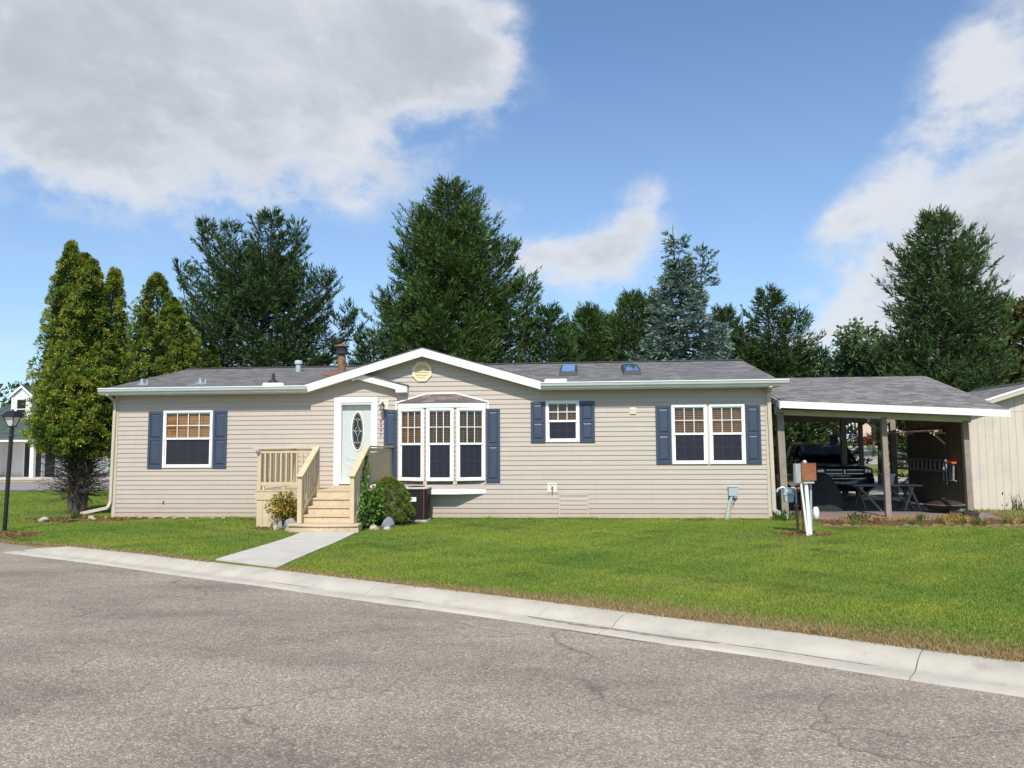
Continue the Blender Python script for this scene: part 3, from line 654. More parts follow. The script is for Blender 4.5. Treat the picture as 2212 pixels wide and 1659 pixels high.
mb.prismx([(0.01, -.1), (0.01, 3.3), (4.1, 4.28), (8.2, 3.3), (8.2, -.1)], .0, .06)
mb.prismx([(0.01, -.1), (0.01, 3.3), (4.1, 4.28), (8.2, 3.3), (8.2, -.1)], 17.01, 17.07)
mb.box(.07, 17.0, 8.1, 8.2, -.1, 3.3); mb.box(.07, 17.0, .10, 8.1, .3, .4)
for k in range(27):
    z = .0355 + .1205 * k
    for x in (-.012, 17.07): mb.box(x, x + .012, .02, 8.18, z, z + .1205 * .96)
mb.build('end_wall', 'siding', house)
for x0, x1 in ((-.035, .07), (17.0, 17.105)):
    MB().box(x0, x1, -.03, .06, .0, 3.27).build('corner_trim', 'siding_trim', house, .006)
MB().box(11.345, 11.385, -.024, 0, 3.05, 3.30).build('corner_trim', 'siding_trim', house)
# roof
rf = MB()
for xa, xb in ((-.2, 5.29), (11.47, 17.29)): rf.prismx([(-.36, 3.345), (-.36, 3.425), (4.10, 4.39), (8.56, 3.425), (8.56, 3.345), (4.10, 4.31)], xa, xb)
rf.prismx([(.02, 3.427), (.02, 3.507), (4.10, 4.389), (8.555, 3.426), (8.555, 3.346), (4.10, 4.309)], 5.29, 11.47)
roof = rf.build('roof', 'shingle', house)
MB().prismx([(3.98, 4.385), (4.1, 4.425), (4.22, 4.385), (4.1, 4.40)], -.2, 17.29).build('ridge_cap', 'ridge', roof)
for x0, x1 in ((-.225, -.2), (17.29, 17.315)):
    MB().prismx([(-.36, 3.25), (-.36, 3.41), (4.1, 4.375), (8.56, 3.41), (8.56, 3.25), (4.1, 4.215)], x0, x1).build('rake_board', 'white_paint', house)
for xa, xb in ((-.2, 5.29), (11.45, 17.29)): MB().prismx([(-.355, 3.255), (-.355, 3.275), (.02, 3.275), (.02, 3.255)], xa, xb).build('soffit', 'soffit', house)
for xa, xb in ((-.2, 5.36), (11.44, 17.29)): MB().box(xa, xb, -.375, -.355, 3.25, 3.40).build('eave_board', 'white_paint', house)
GUT = [(-.378, 3.415), (-.378, 3.275), (-.44, 3.275), (-.455, 3.305), (-.485, 3.345), (-.487, 3.405), (-.497, 3.41), (-.497, 3.432), (-.475, 3.432), (-.475, 3.395), (-.40, 3.395), (-.40, 3.415)]
for x0, x1 in ((-.24, 5.40), (11.45, 17.50)):
    g = MB().prismx(GUT, x0, x1).build('gutter', 'gutter', house)
    MB().prismx([(-.499, 3.414), (-.499, 3.436), (-.472, 3.436), (-.472, 3.414)], x0, x1).build('gutter_lip', 'white', g)
    d = MB(); a = x0 + 4.5 if x0 < 0 else x0 + .10
    d.prism([(a, 3.436), (a, 3.49), (a + .04, 3.515), (a + .52, 3.515), (a + .56, 3.49), (a + .56, 3.436)], -.495, -.487).build('splash_guard', 'white', g)
# big gable over the middle, its roof runs back into the main roof
gx, gz = GA
mb = MB(); t = .085
h_ = .016; mb.prism([(gx, gz + h_), (11.47, gz + h_ - GS * (11.47 - gx)), (11.47, gz + h_ - t - GS * (11.47 - gx)), (gx, gz + h_ - t), (5.27, gz + h_ - t - GS * (gx - 5.27)), (5.27, gz + h_ - GS * (gx - 5.27))], -.29, 3.9)
mb.prism([(gx, gz + .030), (11.49, gz + .030 - GS * (11.49 - gx)), (11.49, gz + .012 - GS * (11.49 - gx)), (gx, gz + .012), (5.25, gz + .012 - GS * (gx - 5.25)), (5.25, gz + .030 - GS * (gx - 5.25))], -.34, 3.88)
mb.build('gable_roof', 'shingle', house)
mb = MB(); w = .205
mb.prism([(gx, gz + .01), (11.46, gz + .01 - GS * (11.46 - gx)), (11.46, gz - w - GS * (11.46 - gx)), (gx, gz - w)], -.33, -.30)
mb.prism([(gx, gz + .01), (gx, gz - w), (5.28, gz - w - GS * (gx - 5.28)), (5.28, gz + .01 - GS * (gx - 5.28))], -.33, -.30)
mb.build('gable_fascia', 'white_paint', house, .004)
mb = MB()
mb.prism([(gx, gz - w + .04), (11.46, gz - w + .04 - GS * (11.46 - gx)), (11.46, gz - w + .02 - GS * (11.46 - gx)), (gx, gz - w + .02), (5.28, gz - w + .02 - GS * (gx - 5.28)), (5.28, gz - w + .04 - GS * (gx - 5.28))], -.299, .01)
mb.build('gable_soffit', 'soffit', house)
# small gable over the door, tucked below the big one
sx, sz, ss = 6.68, 3.795, .268
mb = MB(); mb.prism([(sx, sz), (8.0, sz - ss * (8.0 - sx)), (8.0, sz - .05 - ss * (8.0 - sx)), (sx, sz - .05)], -.215, 0.0); mb.build('porch_roof', 'shingle', house)
mb = MB(); mb.prism([(sx - .15, sz - .055), (sx, sz - .01), (7.985, sz - .01 - ss * (7.985 - sx)), (7.985, 3.245), (7.69, 3.245), (7.69, sz - .20 - ss * (7.69 - sx)), (sx, sz - .20), (sx - .15, sz - .245)], -.21, -.185)
mb.build('porch_fascia', 'white_paint', house, .004)
mb = MB(); mb.prism([(sx, sz - .16), (7.69, sz - .16 - ss * (7.69 - sx)), (7.69, sz - .18 - ss * (7.69 - sx)), (sx, sz - .18)], -.184, 0.0); mb.box(7.70, 7.98, -.184, 0, 3.235, 3.26); mb.box(7.965, 7.985, -.184, -.002, 3.262, 3.42)
mb.build('porch_soffit', 'white', house)
# downspouts
mb = MB(); mb.bar((-.01, -.43, 3.27), (-.01, -.05, 3.10), .075, .06); mb.bar((-.01, -.055, 3.12), (-.045, -.06, .42), .08, .055, (0, 1, 0)); mb.bar((-.045, -.06, .43), (-.10, -.10, .27), .08, .055, (0, 1, 0)); mb.bar((-.09, -.10, .28), (-.80, -.20, .13), .055, .085)
mb.build('downspout', 'siding_trim', house, .008)
mb = MB(); mb.bar((17.07, -.43, 3.27), (17.09, -.06, 3.15), .095, .06); mb.bar((17.09, -.06, 3.19), (17.14, -.06, .22), .095, .06, (0, 1, 0)); mb.bar((17.14, -.06, .24), (17.45, -.18, .06), .06, .09)
mb.build('downspout', 'siding_trim', house, .008)

def window(parent, u0, u1, v0, v1, cols, xf=None, blind='blind', tilt=48, split=.49, gap=.041, label=None):
    W = .052; zm = v1 - (v1 - v0) * split
    f = MB(xf)
    f.box(u0, u0 + W, -.05, .03, v0, v1); f.box(u1 - W, u1, -.05, .03, v0, v1)
    f.box(u0 + W, u1 - W, -.048, .03, v1 - W, v1); f.box(u0 + W, u1 - W, -.048, .03, v0, v0 + W)
    f.box(u0 - .012, u0, -.022, .02, v0 - .012, v1 + .012); f.box(u1, u1 + .012, -.022, .02, v0 - .012, v1 + .012); f.box(u0, u1, -.022, .02, v1, v1 + .012); f.box(u0, u1, -.022, .02, v0 - .012, v0)
    fr = f.build('window', 'white', parent, .004, label=label)
    a, b = u0 + W, u1 - W; s = .034
    m = MB(xf)
    m.box(a, b, -.032, .02, zm - .026, zm + .026); m.box(a, a + s * .7, -.028, .012, zm + .026, v1 - W); m.box(b - s * .7, b, -.028, .012, zm + .026, v1 - W); m.box(a + s * .7, b - s * .7, -.028, .012, v1 - W - s * .6, v1 - W)
    m.box(a, a + s, -.014, .02, v0 + W, zm - .026); m.box(b - s, b, -.014, .02, v0 + W, zm - .026); m.box(a + s, b - s, -.014, .02, v0 + W, v0 + W + s)
    m.build('sash', 'white', fr)
    ga, gb, g0, g1 = a + s * .7, b - s * .7, zm + .026, v1 - W - s * .6
    m = MB(xf)
    for i in range(1, cols): x = ga + (gb - ga) * i / cols; m.box(x - .009, x + .009, -.016, -.006, g0, g1)
    zz = (g0 + g1) / 2; m.box(ga, gb, -.018, -.005, zz - .009, zz + .009); m.build('grille', 'white', fr)
    la, lb, l0, l1 = a + s, b - s, v0 + W + s, zm - .026
    m = MB(xf)
    for i in range(1, cols): x = la + (lb - la) * i / cols; m.box(x - .008, x + .008, .012, .018, l0, l1)
    zz = (l0 + l1) / 2; m.box(la, lb, .011, .0185, zz - .008, zz + .008); m.build('grille', 'white', fr)
    p = MB(xf); p.quad((ga, -.001, g0), (gb, -.001, g0), (gb, -.001, g1), (ga, -.001, g1)); p.quad((la, .006, l0), (lb, .006, l0), (lb, .006, l1), (la, .006, l1)); p.build('pane', 'glass', fr)
    q = MB(xf); q.quad((la, -.008, l0), (lb, -.008, l0), (lb, -.008, l1), (la, -.008, l1)); q.build('insect_screen', 'screen', fr)
    bl = MB(xf); z = v0 + .05; c, sn = math.cos(rad(tilt)) * .025, math.sin(rad(tilt)) * .025
    while z < v1 - .05:
        y = .05; bl.add([(a + .004, y - c, z - sn), (b - .004, y - c, z - sn), (b - .004, y + c, z + sn), (a + .004, y + c, z + sn), (a + .004, y - c, z - sn + .003), (b - .004, y - c, z - sn + .003), (b - .004, y + c, z + sn + .003), (a + .004, y + c, z + sn + .003)],
               [(0, 3, 2, 1), (4, 5, 6, 7), (0, 1, 5, 4), (1, 2, 6, 5), (2, 3, 7, 6), (3, 0, 4, 7)]); z += gap
    for x in (a + (b - a) * .2, a + (b - a) * .8): bl.box(x - .006, x + .006, .021, .024, v0 + .04, v1 - .05)
    bl.build('blind', blind, fr)
    return fr
window(house, *WINS[0], blind='blind', tilt=62)
window(house, *WINS[1], blind='blind_red', tilt=34, gap=.044)
window(house, *WINS[2], blind='blind_mid', tilt=34, gap=.044)
window(house, *WINS[3], blind='blind_mid', tilt=42, gap=.044)
MB().box(15.585, 15.625, -.02, 0, 1.40, 2.84).build('mullion', 'siding_trim', house)

def shutter(x0, x1, z0, z1, frac=.49):
    m = MB(); s = .062; zm = z1 - (z1 - z0) * frac; yb = -.022
    m.box(x0, x1, yb, -.004, z0, z1)
    m.box(x0, x0 + s, -.042, yb, z0, z1); m.box(x1 - s, x1, -.042, yb, z0, z1)
    for a, b in ((z0, z0 + .09), (zm - .035, zm + .035), (z1 - .075, z1)): m.box(x0 + s, x1 - s, -.042, yb, a, b)
    for a, b in ((z0 + .09, zm - .035), (zm + .035, z1 - .075)):
        p, q, c, d = x0 + s + .012, x1 - s - .012, a + .014, b - .014; k = .032
        m.add([(p, yb, c), (q, yb, c), (q, yb, d), (p, yb, d), (p + k, -.040, c + k), (q - k, -.040, c + k), (q - k, -.040, d - k), (p + k, -.040, d - k)], [(0, 1, 5, 4), (1, 2, 6, 5), (2, 3, 7, 6), (3, 0, 4, 7), (4, 5, 6, 7)])
    return m.build('shutter', 'navy', house, .003)
for a in ((.93, 1.335, 1.31, 2.825), (2.73, 3.115, 1.31, 2.83), (11.165, 11.54, 1.93, 2.975), (12.41, 12.79, 1.93, 2.98), (14.31, 14.695, 1.375, 2.835), (16.515, 16.885, 1.37, 2.835)): shutter(*a)
shutter(7.345, 7.70, .89, 2.79, .495); shutter(10.015, 10.375, .92, 2.81, .495)

# bay window: shallow three-sided bow
BL, BR_, CL_, CR, BD = 7.735, 9.995, 8.50, 9.245, .30
base_poly = [(BL, 0), (CL_, -BD), (CR, -BD), (BR_, 0)]
def off(d): return [(BL - d * 1.0, 0), (CL_ - d * .25, -BD - d), (CR + d * .25, -BD - d), (BR_ + d * 1.0, 0)]
mb = MB()
segs = [(base_poly[0], base_poly[1]), (base_poly[1], base_poly[2]), (base_poly[2], base_poly[3])]
XF = []
for (p, q) in segs:
    d = Vector((q[0] - p[0], q[1] - p[1])); ln = d.length; d /= ln; n = Vector((-d.y, d.x))                # inward
    XF.append(((lambda p, d, n: (lambda u, w, v: (p[0] + d.x * u + n.x * w, p[1] + d.y * u + n.y * w, v)))(p, d, n), ln))
for i, (xf, ln) in enumerate(XF):
    mb.xf = xf
    wu0, wu1 = (.02, ln - .055) if i == 0 else (.03, ln - .03) if i == 1 else (.055, ln - .02)
    def sp(z, t, a=wu0, b=wu1, ln=ln):
        return [(0, ln, 0, ln)] if t < .985 else [(0, a + .01, 0, a + .01), (b - .01, ln, b - .01, ln)]
    courses(mb, sp, .765, 2.84, .1205, cuts=(.985,))
    window(house, wu0, wu1, .98, 2.815, 3, xf=xf, blind='blind_dark' if i else 'blind', tilt=18 if i else 24, gap=.046)
mb.xf = None
bay = mb.build('bay_window_wall', 'siding', house)
for (px, py) in (base_poly[1], base_poly[2]): MB().box(px - .022, px + .022, py - .018, py + .01, .765, .985).build('bay_corner_trim', 'siding_trim', bay)
MB().prismz(off(.03), .64, .77).build('bay_sill_box', 'white', bay, .006)
MB().prismz(off(.045), 2.832, 2.975).build('bay_head_board', 'white', bay, .006)
o1 = off(.075); mb = MB(); top = [(8.47, -.005), (8.62, -.06), (9.12, -.06), (9.22, -.005)]
vs = [(x, y, 2.975) for x, y in o1] + [(x, y, 3.20) for x, y in top]
mb.add(vs, [(0, 1, 5, 4), (1, 2, 6, 5), (2, 3, 7, 6), (4, 5, 6, 7), (0, 3, 2, 1)]); mb.build('bay_roof', 'shingle_brown', bay)
mb = MB(); mb.bar((7.66, -.015, 2.99), (8.47, -.015, 3.215), .03, .035); mb.bar((8.47, -.015, 3.215), (9.22, -.015, 3.22), .03, .035); mb.bar((9.22, -.015, 3.22), (10.07, -.015, 2.99), .03, .035); mb.box(7.64, 7.675, -.03, 0, 2.80, 2.99); mb.box(10.055, 10.09, -.03, 0, 2.80, 2.99)
mb.build('bay_flashing', 'white', bay)

# entrance door
mb = MB(); mb.box(6.02, 6.17, -.045, .02, .86, 3.0); mb.box(7.035, 7.175, -.045, .02, .86, 3.0); mb.box(6.02, 7.175, -.05, .02, 3.0, 3.14); mb.box(6.02, 6.17, -.03, .16, .90, .93); mb.box(6.165, 7.04, -.07, .14, .90, .955)
fr = mb.build('door_frame', 'white', house, .006)
mb = MB(); mb.box(6.165, 6.205, -.028, .14, .955, 2.995); mb.box(7.0, 7.04, -.028, .14, .955, 2.995); mb.box(6.205, 7.0, -.028, .14, 2.955, 2.995); mb.build('door_jamb', 'white', fr, .004)
dr = MB().box(6.205, 7.0, .118, .16, .955, 2.955).build('door', 'door', house)
def ell(cx, cz, rx, rz, y0, y1, n=40, inner=None):
    m = MB(); vs = []; fs = []
    for k in range(n):
        t = 2 * PI * k / n; c, s = math.cos(t), math.sin(t); vs += [(cx + rx * c, y0, cz + rz * s), (cx + rx * c, y1, cz + rz * s)]
        if inner: vs += [(cx + inner[0] * c, y0, cz + inner[1] * s), (cx + inner[0] * c, y1, cz + inner[1] * s)]
    st = 4 if inner else 2
    for k in range(n):
        a, b = k * st, ((k + 1) % n) * st; fs.append((a, b, b + 1, a + 1))
        if inner: fs += [(a, a + 2, b + 2, b), (a + 2, a + 3, b + 3, b + 2)]
    if not inner: fs.append(tuple(k * 2 for k in range(n)))
    return m.add(vs, fs)
ell(6.61, 2.265, .178, .525, .098, .12, inner=(.145, .485)).build('oval_frame', 'cream_box', dr)
ell(6.61, 2.265, .146, .486, .108, .12).build('oval_glass', 'dark_glass', dr)
mb = MB(); cx, cz, y = 6.61, 2.265, .104
def came(pts, r=.0055): mb.tube([(cx + a, y, cz + b) for a, b in pts], r, 6)
for s in (1, -1):
    came([(-.09, .30 * s), (-.04, .30 * s), (0, .34 * s), (.04, .30 * s), (.09, .30 * s)]); came([(-.04, .30 * s), (0, .26 * s), (.04, .30 * s)]); came([(0, .26 * s), (0, .15 * s)])
    came([(-.04, .075 * s), (0, .155 * s), (.04, .075 * s), (.08, .0), ]); came([(-.08, 0), (-.04, .075 * s)]); came([(0, .075 * s), (-.05, .0), (0, -.075 * s)]); came([(0, .075 * s), (.05, .0), (0, -.075 * s)])
came([(-.145, 0), (-.08, .012), (-.03, -.02), (.03, .02), (.08, -.012), (.145, 0)])
t = [(.125 * math.cos(a), .45 * math.sin(a)) for a in np.linspace(0, 2 * PI, 33)]; came(t, .004)
mb.build('lead_came', 'lead', dr)
mb = MB()
for zz, a0 in ((1.60, 0), (1.42, .04)):
    mb.tube([(6.32 + .145 * i / 4 * 2, .116, zz - .055 * math.sin(PI * i / 8 * 1.0) - .10 * (i / 8) * (1 if a0 else .6)) for i in range(9)], .009, 6)
    mb.tube([(6.90 - .145 * i / 4 * 2, .116, zz - .055 * math.sin(PI * i / 8 * 1.0) - .10 * (i / 8) * (1 if a0 else .6)) for i in range(9)], .009, 6)
mb.box(6.32, 6.9, .113, .119, 1.10, 1.112); mb.build('door_moulding', 'door', dr)
mb = MB(); mb.lathe([(.012, 0), (.03, -.03), (.03, -.05), (.008, -.065)], (6.93, .12, 1.87), 12, 'y'); mb.build('door_knob', 'cream', dr, smooth=True)
# wall lantern on its cream block
mb = MB(); mb.box(7.225, 7.46, -.035, 0, 2.82, 3.07); mb.box(7.25, 7.435, -.045, -.035, 3.035, 3.05); wl = mb.build('lamp_block', 'cream_box', house, .006)
mb = MB(); mb.tube([(7.34, -.04, 2.90), (7.34, -.10, 2.99), (7.34, -.16, 3.0), (7.34, -.19, 2.95)], .012, 8); mb.lathe([(.02, .02), (.075, -.03), (.08, -.04), (.07, -.04)], (7.34, -.19, 2.95), 14)
for k in range(6): t = k * PI / 3; mb.bar((7.34 + .065 * math.cos(t), -.19 + .065 * math.sin(t), 2.91), (7.34 + .055 * math.cos(t), -.19 + .055 * math.sin(t), 2.80), .009, .009)
mb.lathe([(.058, 0), (.062, .012), (.02, .012)], (7.34, -.19, 2.79), 14); mb.build('wall_lantern', 'dark_frame', wl)
MB().lathe([(.05, 0), (.06, .12)], (7.34, -.19, 2.80), 14).build('lantern_glass', 'glass', wl)
# house number, top to bottom
for ch, z in (('8', 2.475), ('4', 2.355), ('4', 2.24), ('2', 2.125)):
    cu = bpy.data.curves.new('digit', 'FONT'); cu.body = ch; cu.size = .105; cu.extrude = .003; cu.align_x = 'CENTER'
    ob = bpy.data.objects.new('digit', cu); col.objects.link(ob); ob.location = (7.265, -.022, z); ob.rotation_euler = (PI / 2, 0, 0)
    bpy.context.view_layer.update()
    me = bpy.data.meshes.new_from_object(ob); col.objects.unlink(ob); bpy.data.objects.remove(ob)
    nb = bpy.data.objects.new('house_number_digit', me); me.materials.clear(); me.materials.append(M['digit_brown']); nb.location = (7.265, -.022, z); nb.rotation_euler = (PI / 2, 0, 0); col.objects.link(nb); nb.parent = house
# octagonal gable vent
mb = MB(); r = .262; cx, cz = 8.345, 3.79
octo = lambda r: [(cx + r * math.cos(PI / 8 + k * PI / 4), cz + r * math.sin(PI / 8 + k * PI / 4)) for k in range(8)]
po, pi_ = octo(.275), octo(.20)
vs = [(x, -.045, z) for x, z in po] + [(x, -.045, z) for x, z in pi_] + [(x, 0, z) for x, z in po] + [(x, -.012, z) for x, z in pi_]
fs = []
for k in range(8):
    j = (k + 1) % 8; fs += [(k, j, 8 + j, 8 + k), (k, 16 + k, 16 + j, j), (8 + k, 8 + j, 24 + j, 24 + k)]
fs.append(tuple(24 + k for k in range(8)))
mb.add(vs, fs); gv = mb.build('gable_vent', 'cream', house)
mb = MB()
for k in range(9):
    z = cz - .165 + k * .041; hw = min(.185, .185 - max(0, abs(z - cz) - .075)) ; mb.add([(cx - hw, -.036, z - .012), (cx + hw, -.036, z - .012), (cx + hw, -.016, z + .016), (cx - hw, -.016, z + .016), (cx - hw, -.030, z - .014), (cx + hw, -.030, z - .014)], [(0, 1, 2, 3), (0, 4, 5, 1)])
mb.build('louvre', 'cream', gv)
# small wall fittings
mb = MB(); mb.box(13.67, 13.835, -.03, 0, 2.625, 2.80)
for k in range(3): mb.box(13.68, 13.825, -.045, -.03, 2.64 + k * .05, 2.675 + k * .05)
mb.build('wall_vent', 'cream_box', house, .003)
mb = MB(); mb.box(11.575, 11.81, -.03, 0, .675, .91); mb.box(11.60, 11.79, -.05, -.03, .875, .89); oc = mb.build('tap_block', 'cream_box', house, .005)
mb = MB(); mb.tube([(11.70, -.03, .80), (11.70, -.10, .79), (11.70, -.12, .73)], .014, 8); mb.lathe([(.03, 0), (.03, .015)], (11.70, -.09, .81), 10); mb.build('tap', 'rust_pipe', oc)
mb = MB(); mb.box(11.86, 11.895, -.035, 0, .05, .60); mb.box(12.575, 12.61, -.035, 0, .05, .60); mb.box(11.86, 12.61, -.036, 0, .60, .63); ap = mb.build('access_panel', 'siding_trim', house, .004)
mb = MB()
courses(mb, lambda z, t: [(11.895, 12.575, 11.895, 12.575)], .05, .60, .105, -.018, -.034); mb.build('panel_siding', 'siding', ap)
mb = MB(); mb.box(16.05, 16.27, -.115, -.015, .585, .80); mb.box(16.04, 16.28, -.125, -.015, .80, .82); mb.box(16.09, 16.15, -.10, -.04, .54, .585); mb.box(16.18, 16.24, -.10, -.04, .54, .585); jb = mb.build('junction_box', 'bluegrey', house, .006)
mb = MB(); mb.tube([(16.12, -.07, .55), (16.06, -.07, .38), (15.985, -.08, -.02)], [.03, .045, .062], 10); mb.build('conduit', 'gutter', jb, smooth=True)
mb = MB(); mb.tube([(16.21, -.07, .55), (16.17, -.09, .42), (16.13, -.09, .38), (16.09, -.10, .44)], .009, 6); mb.build('cable', 'dark_frame', jb)
mb = MB(); mb.tube([(1.40, -.03, .40), (1.41, -.03, .44), (1.43, -.025, .47)], [.022, .018, .003], 6); mb.build('wall_hook', 'rust', house)
# things on the roof
def rz(y): return 3.425 + .2164 * (y + .36)
skylights = [(11.90, 12.31, .95, 2.55), (13.62, 14.02, .95, 2.5)]
for (x0, x1, y0, y1) in skylights:
    m = MB(); h = .12
    vs = [(x0 - .04, y0 - .04, rz(y0 - .04)), (x1 + .04, y0 - .04, rz(y0 - .04)), (x1 + .04, y1 + .04, rz(y1 + .04)), (x0 - .04, y1 + .04, rz(y1 + .04)),
          (x0 - .02, y0 - .02, rz(y0) + h), (x1 + .02, y0 - .02, rz(y0) + h), (x1 + .02, y1 + .02, rz(y1) + h), (x0 - .02, y1 + .02, rz(y1) + h)]
    m.add(vs, [(0, 1, 5, 4), (1, 2, 6, 5), (2, 3, 7, 6), (3, 0, 4, 7), (4, 5, 6, 7)]); s = m.build('skylight', 'dark_frame', house)
    m = MB(); m.quad((x0 + .03, y0 + .03, rz(y0) + h + .012), (x1 - .03, y0 + .03, rz(y0) + h + .012), (x1 - .03, y1 - .03, rz(y1) + h + .012), (x0 + .03, y1 - .03, rz(y1) + h + .012)); m.build('skylight_pane', 'sky_glass', s)
mb = MB(); fx, fy = 5.50, 2.2; zb = rz(fy) - .1
mb.lathe([(.115, 0), (.115, .62), (.10, .63), (.10, .70)], (fx, fy, zb), 18); fl = mb.build('flue_pipe', 'rust_pipe', house, smooth=True)
MB().lathe([(.12, .66), (.185, .68), (.185, .75), (.15, .77), (.165, .80), (.165, .85), (.13, .87)], (fx, fy, zb), 18).build('flue_collar', 'dark_frame', fl, smooth=True)
MB().lathe([(.13, .87), (.215, .89), (.215, .92), (.12, .96), (.02, .965)], (fx, fy, zb), 18).build('flue_cap', 'rust_pipe', fl, smooth=True)
mb = MB(); mb.add([(5.05, 1.75, rz(1.75) + .012), (5.75, 1.75, rz(1.75) + .012), (5.75, 2.6, rz(2.6) + .012), (5.05, 2.6, rz(2.6) + .012)], [(0, 1, 2, 3)]); mb.build('rusty_flashing', 'rust', fl)
mb = MB(); mb.lathe([(.085, -.1), (.085, .22), (.12, .22), (.12, .30), (.10, .33), (.02, .335)], (3.90, 3.0, rz(3.0)), 14); mb.build('roof_cap', 'bluegrey', house, smooth=True)
mb = MB(); mb.lathe([(.15, -.06), (.13, .05), (.05, .09), (.04, .25), (.03, .26)], (4.2, .35, rz(.35)), 14); mb.build('vent_stack', 'dark_frame', house, smooth=True)
for x, y in ((.45, .42), (2.12, .42)):
    mb = MB(); mb.lathe([(.17, -.03), (.10, .03), (.05, .06), (.045, .15), (.01, .16)], (x, y, rz(y)), 12); mb.lathe([(.03, -.02), (.03, .12)], (x + .12, y + .05, rz(y)), 8); mb.build('vent_stack', 'galv', house, smooth=True)

# ---------------------------------------------------------------- entrance deck
deck = thing('entrance_deck', 'tan painted wooden entrance deck with steps and slatted railings before the front door', 'deck', (6.25, -1.2, 0))
DZ, DY = .86, -2.2
mb = MB()
for k in range(15): y = DY - .03 + k * .147; mb.box(4.84, 7.62, y, y + .143, DZ - .035, DZ)
mb.build('floor', 'deck_worn', deck)
mb = MB(); mb.box(4.86, 6.24, DY - .02, DY + .02, .63, DZ - .038); mb.box(4.86, 4.90, DY + .02, -.03, .63, DZ - .038); mb.box(7.56, 7.60, DY + .02, -.03, .63, DZ - .038); mb.box(6.24, 7.60, DY - .016, DY + .02, .70, DZ - .038); mb.build('rim_board', 'deck', deck, .004)
mb = MB(); x = 4.90
while x < 6.2: mb.box(x, min(x + .139, 6.24), DY + .0, DY + .02, -.02, .63); x += .144
mb.build('skirt_board', 'deck', deck, .003)
for xa in (7.57, 4.885):
    mb = MB(); y = DY + .025
    while y < -.1: mb.box(xa, xa + .02, y, y + .139, -.02, .63); y += .144
    mb.build('skirt_board', 'deck', deck, .003)
def post(x, y, z0, z1, w=.09): MB().box(x - w / 2, x + w / 2, y - w / 2, y + w / 2, z0, z1).build('post', 'deck', deck, .005)
post(4.955, DY + .01, DZ, 1.80); post(6.33, DY + .03, DZ, 1.84, .085); post(7.53, DY + .03, DZ, 1.84, .085); post(4.955, -.08, DZ, 1.80); post(7.53, -.08, DZ, 1.80)
post(6.275, -3.10, .18, 1.19, .10); post(7.455, -3.10, .18, 1.20, .10)
def hand(p, q, w=.135, h=.036, mat='rail_top', up=(0, 0, 1)): MB().bar(p, q, w, h, up).build('handrail', mat, deck, .005)
hand((4.80, DY, 1.825), (6.29, DY, 1.835)); hand((4.95, DY + .07, 1.822), (4.95, -.02, 1.822)); hand((7.54, DY - .06, 1.862), (7.54, -.02, 1.842))
hand((6.285, -3.19, 1.195), (6.335, DY - .01, 1.862), .145); hand((7.455, -3.19, 1.20), (7.52, DY - .01, 1.872), .145)
def rail(p, q, w=.038, h=.085): MB().bar(p, q, w, h).build('rail', 'deck', deck, .003)
rail((5.0, DY, 1.755), (6.29, DY, 1.76)); rail((5.0, DY, 1.0), (6.29, DY, 1.0)); rail((4.955, DY + .06, 1.755), (4.955, -.12, 1.755)); rail((4.955, DY + .06, 1.0), (4.955, -.12, 1.0))
rail((7.53, DY + .07, 1.78), (7.53, -.12, 1.765)); rail((7.53, DY + .07, 1.0), (7.53, -.12, 1.0))
rail((6.30, -3.05, 1.20), (6.335, DY - .02, 1.79)); rail((7.47, -3.05, 1.21), (7.52, DY - .02, 1.80)); rail((6.30, -3.05, .42), (6.335, DY - .02, .97)); rail((7.47, -3.05, .42), (7.52, DY - .02, .97))
def bal(x, y, z0, z1): MB().box(x - .018, x + .018, y - .018, y + .018, z0, z1).build('baluster', 'deck', deck)
for k in range(10): bal(5.09 + k * .127, DY + .005, 1.043, 1.712)
for k in range(14): bal(4.955, DY + .17 + k * .142, 1.043, 1.712)
for k in range(17): bal(7.53, DY + .15 + k * .118, 1.043, 1.722)
for k in range(6):
    t = (k + .6) / 6.2; y = -3.05 + t * .83
    bal(6.30 + .035 * t, y, .47 + .55 * t, 1.15 + .59 * t); bal(7.47 + .05 * t, y, .47 + .55 * t, 1.16 + .59 * t)
for x in (5.06, 5.55, 6.0): MB().box(x - .02, x + .02, DY - .01, DY + .03, DZ, .957).build('rail_block', 'deck', deck)
for k in range(3):
    z = .69 - k * .17; ye = DY - .27 * (k + 1)
    mb = MB(); mb.box(6.25, 7.50, ye, ye + .30, z - .04, z); st = mb.build('tread', 'deck_worn', deck, .006)
    MB().box(6.27, 7.48, ye + .03, ye + .05, z - .17, z - .042).build('riser', 'deck_worn', deck)
MB().box(6.27, 7.48, DY - .015, DY + .0, .69, DZ - .038).build('riser', 'deck_worn', deck)
mb = MB(); pl = [(6.08, -2.9), (6.06, -3.26)] + [(6.06 + 1.58 * k / 10, -3.28 - .10 * math.sin(PI * k / 10)) for k in range(1, 10)] + [(7.64, -3.26), (7.62, -2.9)]
mb.prismz(pl, .13, .175); mb.build('bottom_tread', 'deck_worn', deck, .006)
pl2 = [(x * .985 + 6.85 * .015, y + .035) for x, y in pl]; MB().prismz(pl2, -.03, .13).build('bottom_riser', 'deck_worn', deck)
mb = MB()
for x in (6.24, 7.49): mb.prismx([(DY, DZ - .05), (-3.02, .32), (-3.02, .0), (DY, .40)], x - .018, x + .018)
mb.build('stringer', 'deck', deck)
mb = MB(); mb.lathe([(.03, 0), (.05, .03), (.055, .07), (.03, .10), (.005, .105)], (4.93, DY - .06, 1.70), 12); mb.box(4.91, 4.95, DY - .05, DY - .02, 1.66, 1.72); mb.build('post_light', 'galv', deck, smooth=True)
